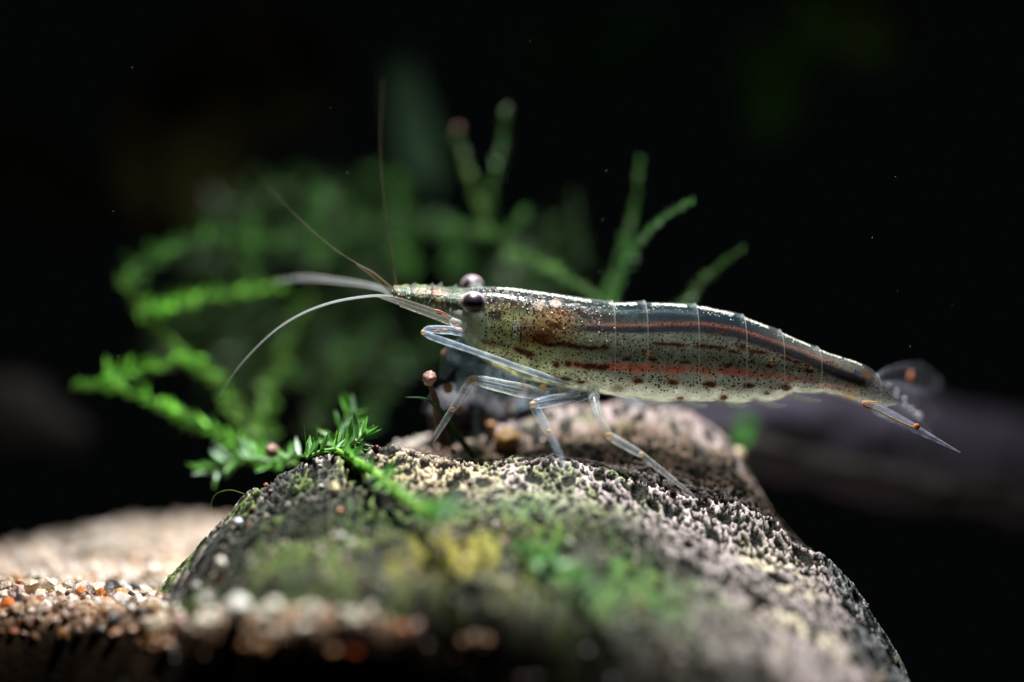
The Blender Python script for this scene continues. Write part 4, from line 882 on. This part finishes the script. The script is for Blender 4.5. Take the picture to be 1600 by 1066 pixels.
def leafy(label, pts, nleaf, L0, L1, r, spread=0.9, col=(0.16, 0.38, 0.07), tip=0.6):
    P0 = [U(*p) for p in pts]; t_ = thing('moss_frond', label, 'moss', P0[0], 'moss fronds lying on the front rock')
    path = catmull(P0, 60); V, F, T = tube_geo(path, r, 10); mesh('stem', V, [F, T], M_moss, t_, cols=np.tile([col], (len(V), 1)))
    for q in range(nleaf):
        f = (q+rng.random())/nleaf; i_ = min(58, int(f*59)); tn = path[i_+1]-path[i_]; tn = tn/np.linalg.norm(tn)
        rd_ = rng.normal(size=3); rd_[2] += 0.25; rd_ -= tn*np.dot(rd_, tn); rd_ /= np.linalg.norm(rd_)
        put_leaf(t_, path[i_], tn*tip+rd_*spread, rng.uniform(L0, L1), 3 if rng.random() < 0.2 else None)
    return t_
leafy('bright green moss frond with pointed leaves on the rock crest, sharpest of the fronds', [(478, 716, -0.1), (500, 706, 0.0), (530, 700, 0.05), (555, 690, 0.1), (572, 672, 0.15)], 46, .22, .50, [0.03, 0.03, 0.02, 0.012])
leafy('thick pale green moss stalk running toward the camera down the rock', [(525, 703, 0.0), (560, 722, -0.5), (600, 750, -1.1), (645, 788, -1.8), (685, 803, -2.3), (712, 795, -2.7)], 70, .18, .40, [0.045, 0.06, 0.07, 0.07, 0.04], col=(0.30, 0.58, 0.11), spread=0.85)
leafy('upright moss tuft with painted blue white highlights behind the crest', [(535, 705, 0.6), (528, 680, 0.9), (545, 660, 1.1), (556, 640, 1.2)], 26, .24, .45, [0.03, 0.02, 0.012])
leafy('low blurred moss frond hanging off the left side of the crest', [(470, 712, 0.6), (430, 722, 1.2), (390, 716, 1.5), (350, 722, 1.6), (322, 742, 1.6)], 44, .22, .46, [0.03, 0.03, 0.02, 0.012])
leafy('broad blurred green moss shoot at the front end of the stalk', [(660, 800, -2.3), (690, 802, -2.6), (720, 790, -2.9)], 22, .28, .42, [0.04, 0.03, 0.01])
leafy('dim green moss tuft on the low front of the rock, right of the middle', [(800, 860, -2.2), (840, 872, -2.5), (880, 890, -2.8), (930, 935, -3.1)], 60, .22, .40, [0.03, 0.02, 0.01], col=(0.10, 0.3, 0.03))
# thin green blade and tendrils
def tendril(name, label, cat, pts, r, col, grp=None):
    P0 = [U(*p) for p in pts]; path = catmull(P0, 40); V, F, T = tube_geo(path, r, 8, flat=0.6); return tag(mesh(name, V-0, [F, T], M_moss, None, cols=np.tile([col], (len(V), 1)), base=P0[0]), label, cat, grp)
tendril('grass_blade', 'thin green blade arching up behind the front foot', 'grass', [(742, 716, 1.0), (712, 676, 0.7), (692, 645, 0.4), (664, 624, 0.0), (634, 621, -0.15)], [0.06, 0.05, 0.035, 0.025, 0.008], (0.06, 0.17, 0.06))
tendril('root_hair', 'hair thin curled green tendril below the low left frond', 'tendril', [(382, 772, 0.0), (360, 766, 0.1), (338, 772, 0.2), (330, 790, 0.2), (336, 806, 0.2)], [0.006, 0.006, 0.004], (0.20, 0.30, 0.08))
tendril('root_hair', 'hair thin green spike standing on the crest frond', 'tendril', [(478, 706, -0.1), (477, 685, -0.1), (475, 664, -0.1)], [0.010, 0.006, 0.002], (0.16, 0.36, 0.08))
pebble('snail_egg', 'grey brown ball caught in the tip of the crest frond', 'ball', 552, 690, 0.05, 0.07, (0.42, 0.32, 0.27), 3, jag=0.05)
pebble('snail_egg', 'dark maroon ball on the crest right of the frond', 'ball', 588, 700, 0.0, 0.06, (0.12, 0.025, 0.02), 3, jag=0.04)
pebble('snail_egg', 'second maroon ball just below the first on the crest', 'ball', 586, 718, -0.2, 0.06, (0.10, 0.03, 0.03), 3, jag=0.04)
pebble('snail_egg', 'large blurred brown ball on the low left frond', 'ball', 425, 705, 0.9, 0.12, (0.28, 0.17, 0.13), 3, jag=0.08)
pebble('pebble', 'orange brown crystal on the left edge of the rock crest', 'pebble', 416, 758, 0.0, 0.05, (0.50, 0.20, 0.10), 2, jag=0.3)
# behind the front legs: debris, pebbles
pebble('pebble', 'pink knobbly grain standing apart in front of the shrimp legs', 'pebble', 671, 591, 0.1, 0.14, (0.60, 0.36, 0.32), 3, jag=0.16)
tendril('moss_stalk', 'brown stalk carrying the pink knobbly grain', 'moss', [(694, 690, 0.9), (686, 660, 0.6), (680, 625, 0.3), (672, 600, 0.15)], [0.09, 0.08, 0.06, 0.03], (0.28, 0.17, 0.15))
pebble('pebble', 'tall golden brown pebble on the rock under the shrimp belly', 'pebble', 792, 688, 1.3, 0.22, (0.42, 0.23, 0.08), 3, squash=(0.8, 1.0))
pebble('pebble', 'small brown pebble left of the golden one under the belly', 'pebble', 768, 668, 1.5, 0.13, (0.30, 0.15, 0.06), 3)
pebble('pebble', 'tiny orange grain behind the front foot', 'pebble', 709, 706, 0.5, 0.055, (0.80, 0.26, 0.08), 2)
pebble('pebble', 'salmon grain on the grey clump behind the first leg', 'pebble', 700, 607, 0.6, 0.09, (0.55, 0.22, 0.16), 2)
pebble('pebble', 'orange brown grain low on the clump behind the first leg', 'pebble', 719, 640, 0.8, 0.07, (0.50, 0.20, 0.08), 2)
pebble('pebble', 'round pale tan pebble at the right end of the hind ledge', 'pebble', 1152, 714, 2.2, 0.18, (0.55, 0.45, 0.30), 3)
pebble('pebble', 'glassy pink pebble on the hind ledge right of the hind leg', 'pebble', 1048, 690, 1.8, 0.10, (0.75, 0.60, 0.62), 3)
pebble('pebble', 'flat pink pebble on top of the hind ledge', 'pebble', 1062, 668, 2.0, 0.14, (0.70, 0.42, 0.42), 3)
pebble('pebble', 'cream crystal in the blurred algae on the front rock, left of the stalk', 'pebble', 523, 762, -0.9, 0.10, (0.60, 0.52, 0.30), 2, jag=0.3)
pebble('pebble', 'shining white grain on the black left flank of the rock', 'pebble', 345, 880, -1.7, 0.10, (0.78, 0.74, 0.66), 3)
pebble('pebble', 'pale violet glittering grain high on the left flank of the rock', 'pebble', 372, 816, -0.8, 0.08, (0.70, 0.72, 0.86), 2)
# grey clump behind the first leg
c0 = U(700, 640, 1.6); V, F, K = stones_geo(np.array([c0, U(735, 635, 1.8), U(760, 650, 2.0), U(820, 640, 2.1)]), [0.36, 0.42, 0.38, 0.40], 4, [(0.055, 0.055, 0.065)]*4, (0.8, 1), 0.0)
nn = (fbm(V[:, 0]*5, V[:, 1]*5, V[:, 2]*5, 4, 9)-0.5)[:, None]; V = V+0.35*nn*np.array([1, 1, 1]); K = K*(1+1.6*nn)
tag(mesh('stone', V, F, M_rock, None, cols=np.clip(K, 0, 1), base=c0), 'dark grey lumpy stone behind the first walking leg', 'stone')

# ------------------------------------------------------------------ driftwood, distant plants, motes
def log(label, pts, radii, col, flat=1.0, nseg=40, n=90):
    P0 = [U(*p) for p in pts]; path = catmull(P0, n); V, F, T = tube_geo(path, radii, nseg, flat)
    nn = fbm(V[:, 0]*0.8, V[:, 1]*2.5, V[:, 2]*2.5, 4, 66)-0.5; V = V+nn[:, None]*0.5*np.array([0.2, 1, 1])
    K = np.array(col)[None]*(1+1.2*(fbm(V[:, 0]*1.2, V[:, 1]*3, V[:, 2]*3, 3, 67)-0.5))[:, None]
    return tag(mesh('driftwood', V, [F, T], M_wood, None, cols=np.clip(K, 0, 1), base=P0[0]), label, 'driftwood')
log('thick smooth purple grey driftwood sloping away behind the shrimp tail', [(980, 640, 6.0), (1150, 660, 6.5), (1350, 690, 7.5), (1600, 730, 8.5), (1850, 760, 9.5)], [0.5, 0.8, 0.95, 0.9, 0.8], (0.055, 0.049, 0.072))
log('thin dark driftwood branch running down to the right under the thick one', [(1020, 640, 4.6), (1180, 690, 4.8), (1400, 745, 5.2), (1700, 800, 5.8)], [0.10, 0.14, 0.16, 0.16], (0.020, 0.019, 0.018))
log('dim grey brown driftwood at the far left edge', [(-350, 640, 9), (-150, 640, 8.5), (20, 640, 8.2), (130, 690, 8.0)], [0.9, 0.8, 0.6, 0.25], (0.010, 0.009, 0.009))
def far_leaf(label, px, py, d, L, W, ang, col, n=1):
    b_ = U(px, py, d); t_ = thing('water_plant', label, 'plant', b_+Vector((0, 0, -L*0.6)), 'blurred plants far behind')
    m = max(3, n); P_ = np.array([np.array(b_)+np.array([rng.normal()*W*0.35, rng.normal()*0.5, -L*0.5+rng.normal()*0.3]) for _ in range(m)])
    a = np.radians(ang)+rng.normal(0, 0.25, m); dr = np.stack([np.sin(a), rng.normal(0, .15, m), np.cos(a)], -1)
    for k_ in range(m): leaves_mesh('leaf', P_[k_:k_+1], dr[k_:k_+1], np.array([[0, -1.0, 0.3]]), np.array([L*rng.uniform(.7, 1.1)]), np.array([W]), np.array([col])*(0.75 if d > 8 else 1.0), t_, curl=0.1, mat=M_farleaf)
# dim mass of moss further back
n = 2600; q_ = rng.random((n, 3)); cxp = 250+620*q_[:, 0]; cyp = 330+330*q_[:, 1]-60*np.sin((cxp-250)/620*3.1)+0*q_[:, 2]
keepm = fbm(cxp/90, cyp/90, 0, 3, 501) > 0.50; dd = 6.5+3.5*q_[:, 2]
P_ = np.array([np.array(U(a_, b_, c_)) for a_, b_, c_ in zip(cxp[keepm], cyp[keepm], dd[keepm])]); m = len(P_)
dr = rng.normal(size=(m, 3)); dr[:, 2] = np.abs(dr[:, 2])
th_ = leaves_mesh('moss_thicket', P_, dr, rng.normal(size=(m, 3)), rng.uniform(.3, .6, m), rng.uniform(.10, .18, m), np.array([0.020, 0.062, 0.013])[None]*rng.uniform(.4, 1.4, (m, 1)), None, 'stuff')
tag(th_, 'dim green thicket of moss far behind the shrimp head')
far_leaf('blurred green leaf cluster high on the right, the brightest far away', 1208, 120, 11, 1.5, 0.9, 0, (0.07, 0.22, 0.04), 5)
far_leaf('faint green leaf patch at the top right edge', 1340, 10, 11, 1.6, 1.2, 30, (0.10, 0.22, 0.05), 5)
far_leaf('faint teal green leaf patch at the top centre', 930, 20, 11, 1.9, 1.6, 60, (0.02, 0.09, 0.045), 5)
far_leaf('dim upright ribbon of green behind the upright feeler', 665, 150, 9, 3.2, 0.5, 0, (0.025, 0.055, 0.030), 4)
far_leaf('olive haze of leaves high on the left', 340, 110, 11, 3.0, 1.8, 10, (0.045, 0.045, 0.020), 9)
far_leaf('brown olive leaf cluster behind the left clump', 300, 260, 10, 2.8, 1.6, -15, (0.035, 0.032, 0.010), 8)
far_leaf('faint grey green leaf patch at the left edge', 50, 250, 11, 2.4, 1.8, 0, (0.025, 0.032, 0.026), 5)
far_leaf('small green leaf between the hind ledge and the driftwood', 1152, 686, 5.0, 0.42, 0.30, 80, (0.05, 0.20, 0.03), 4)
n = 26; P_ = np.array([np.array(U(rng.uniform(60, 1560), rng.uniform(30, 620), rng.normal(0, 0.5))) for _ in range(n)])
V, F, K = stones_geo(P_, rng.uniform(0.003, 0.006, n), 1, np.tile([[0.6, 0.6, 0.6]], (n, 1)), (0.7, 1), 0.1)
tag(mesh('floating_motes', V, F, M_sand, smooth=True, cols=K), 'tiny specks drifting in the water', kind='stuff')
sc.cycles.max_bounces = 10; sc.cycles.transparent_max_bounces = 24
sc.cycles.sample_clamp_indirect = 4
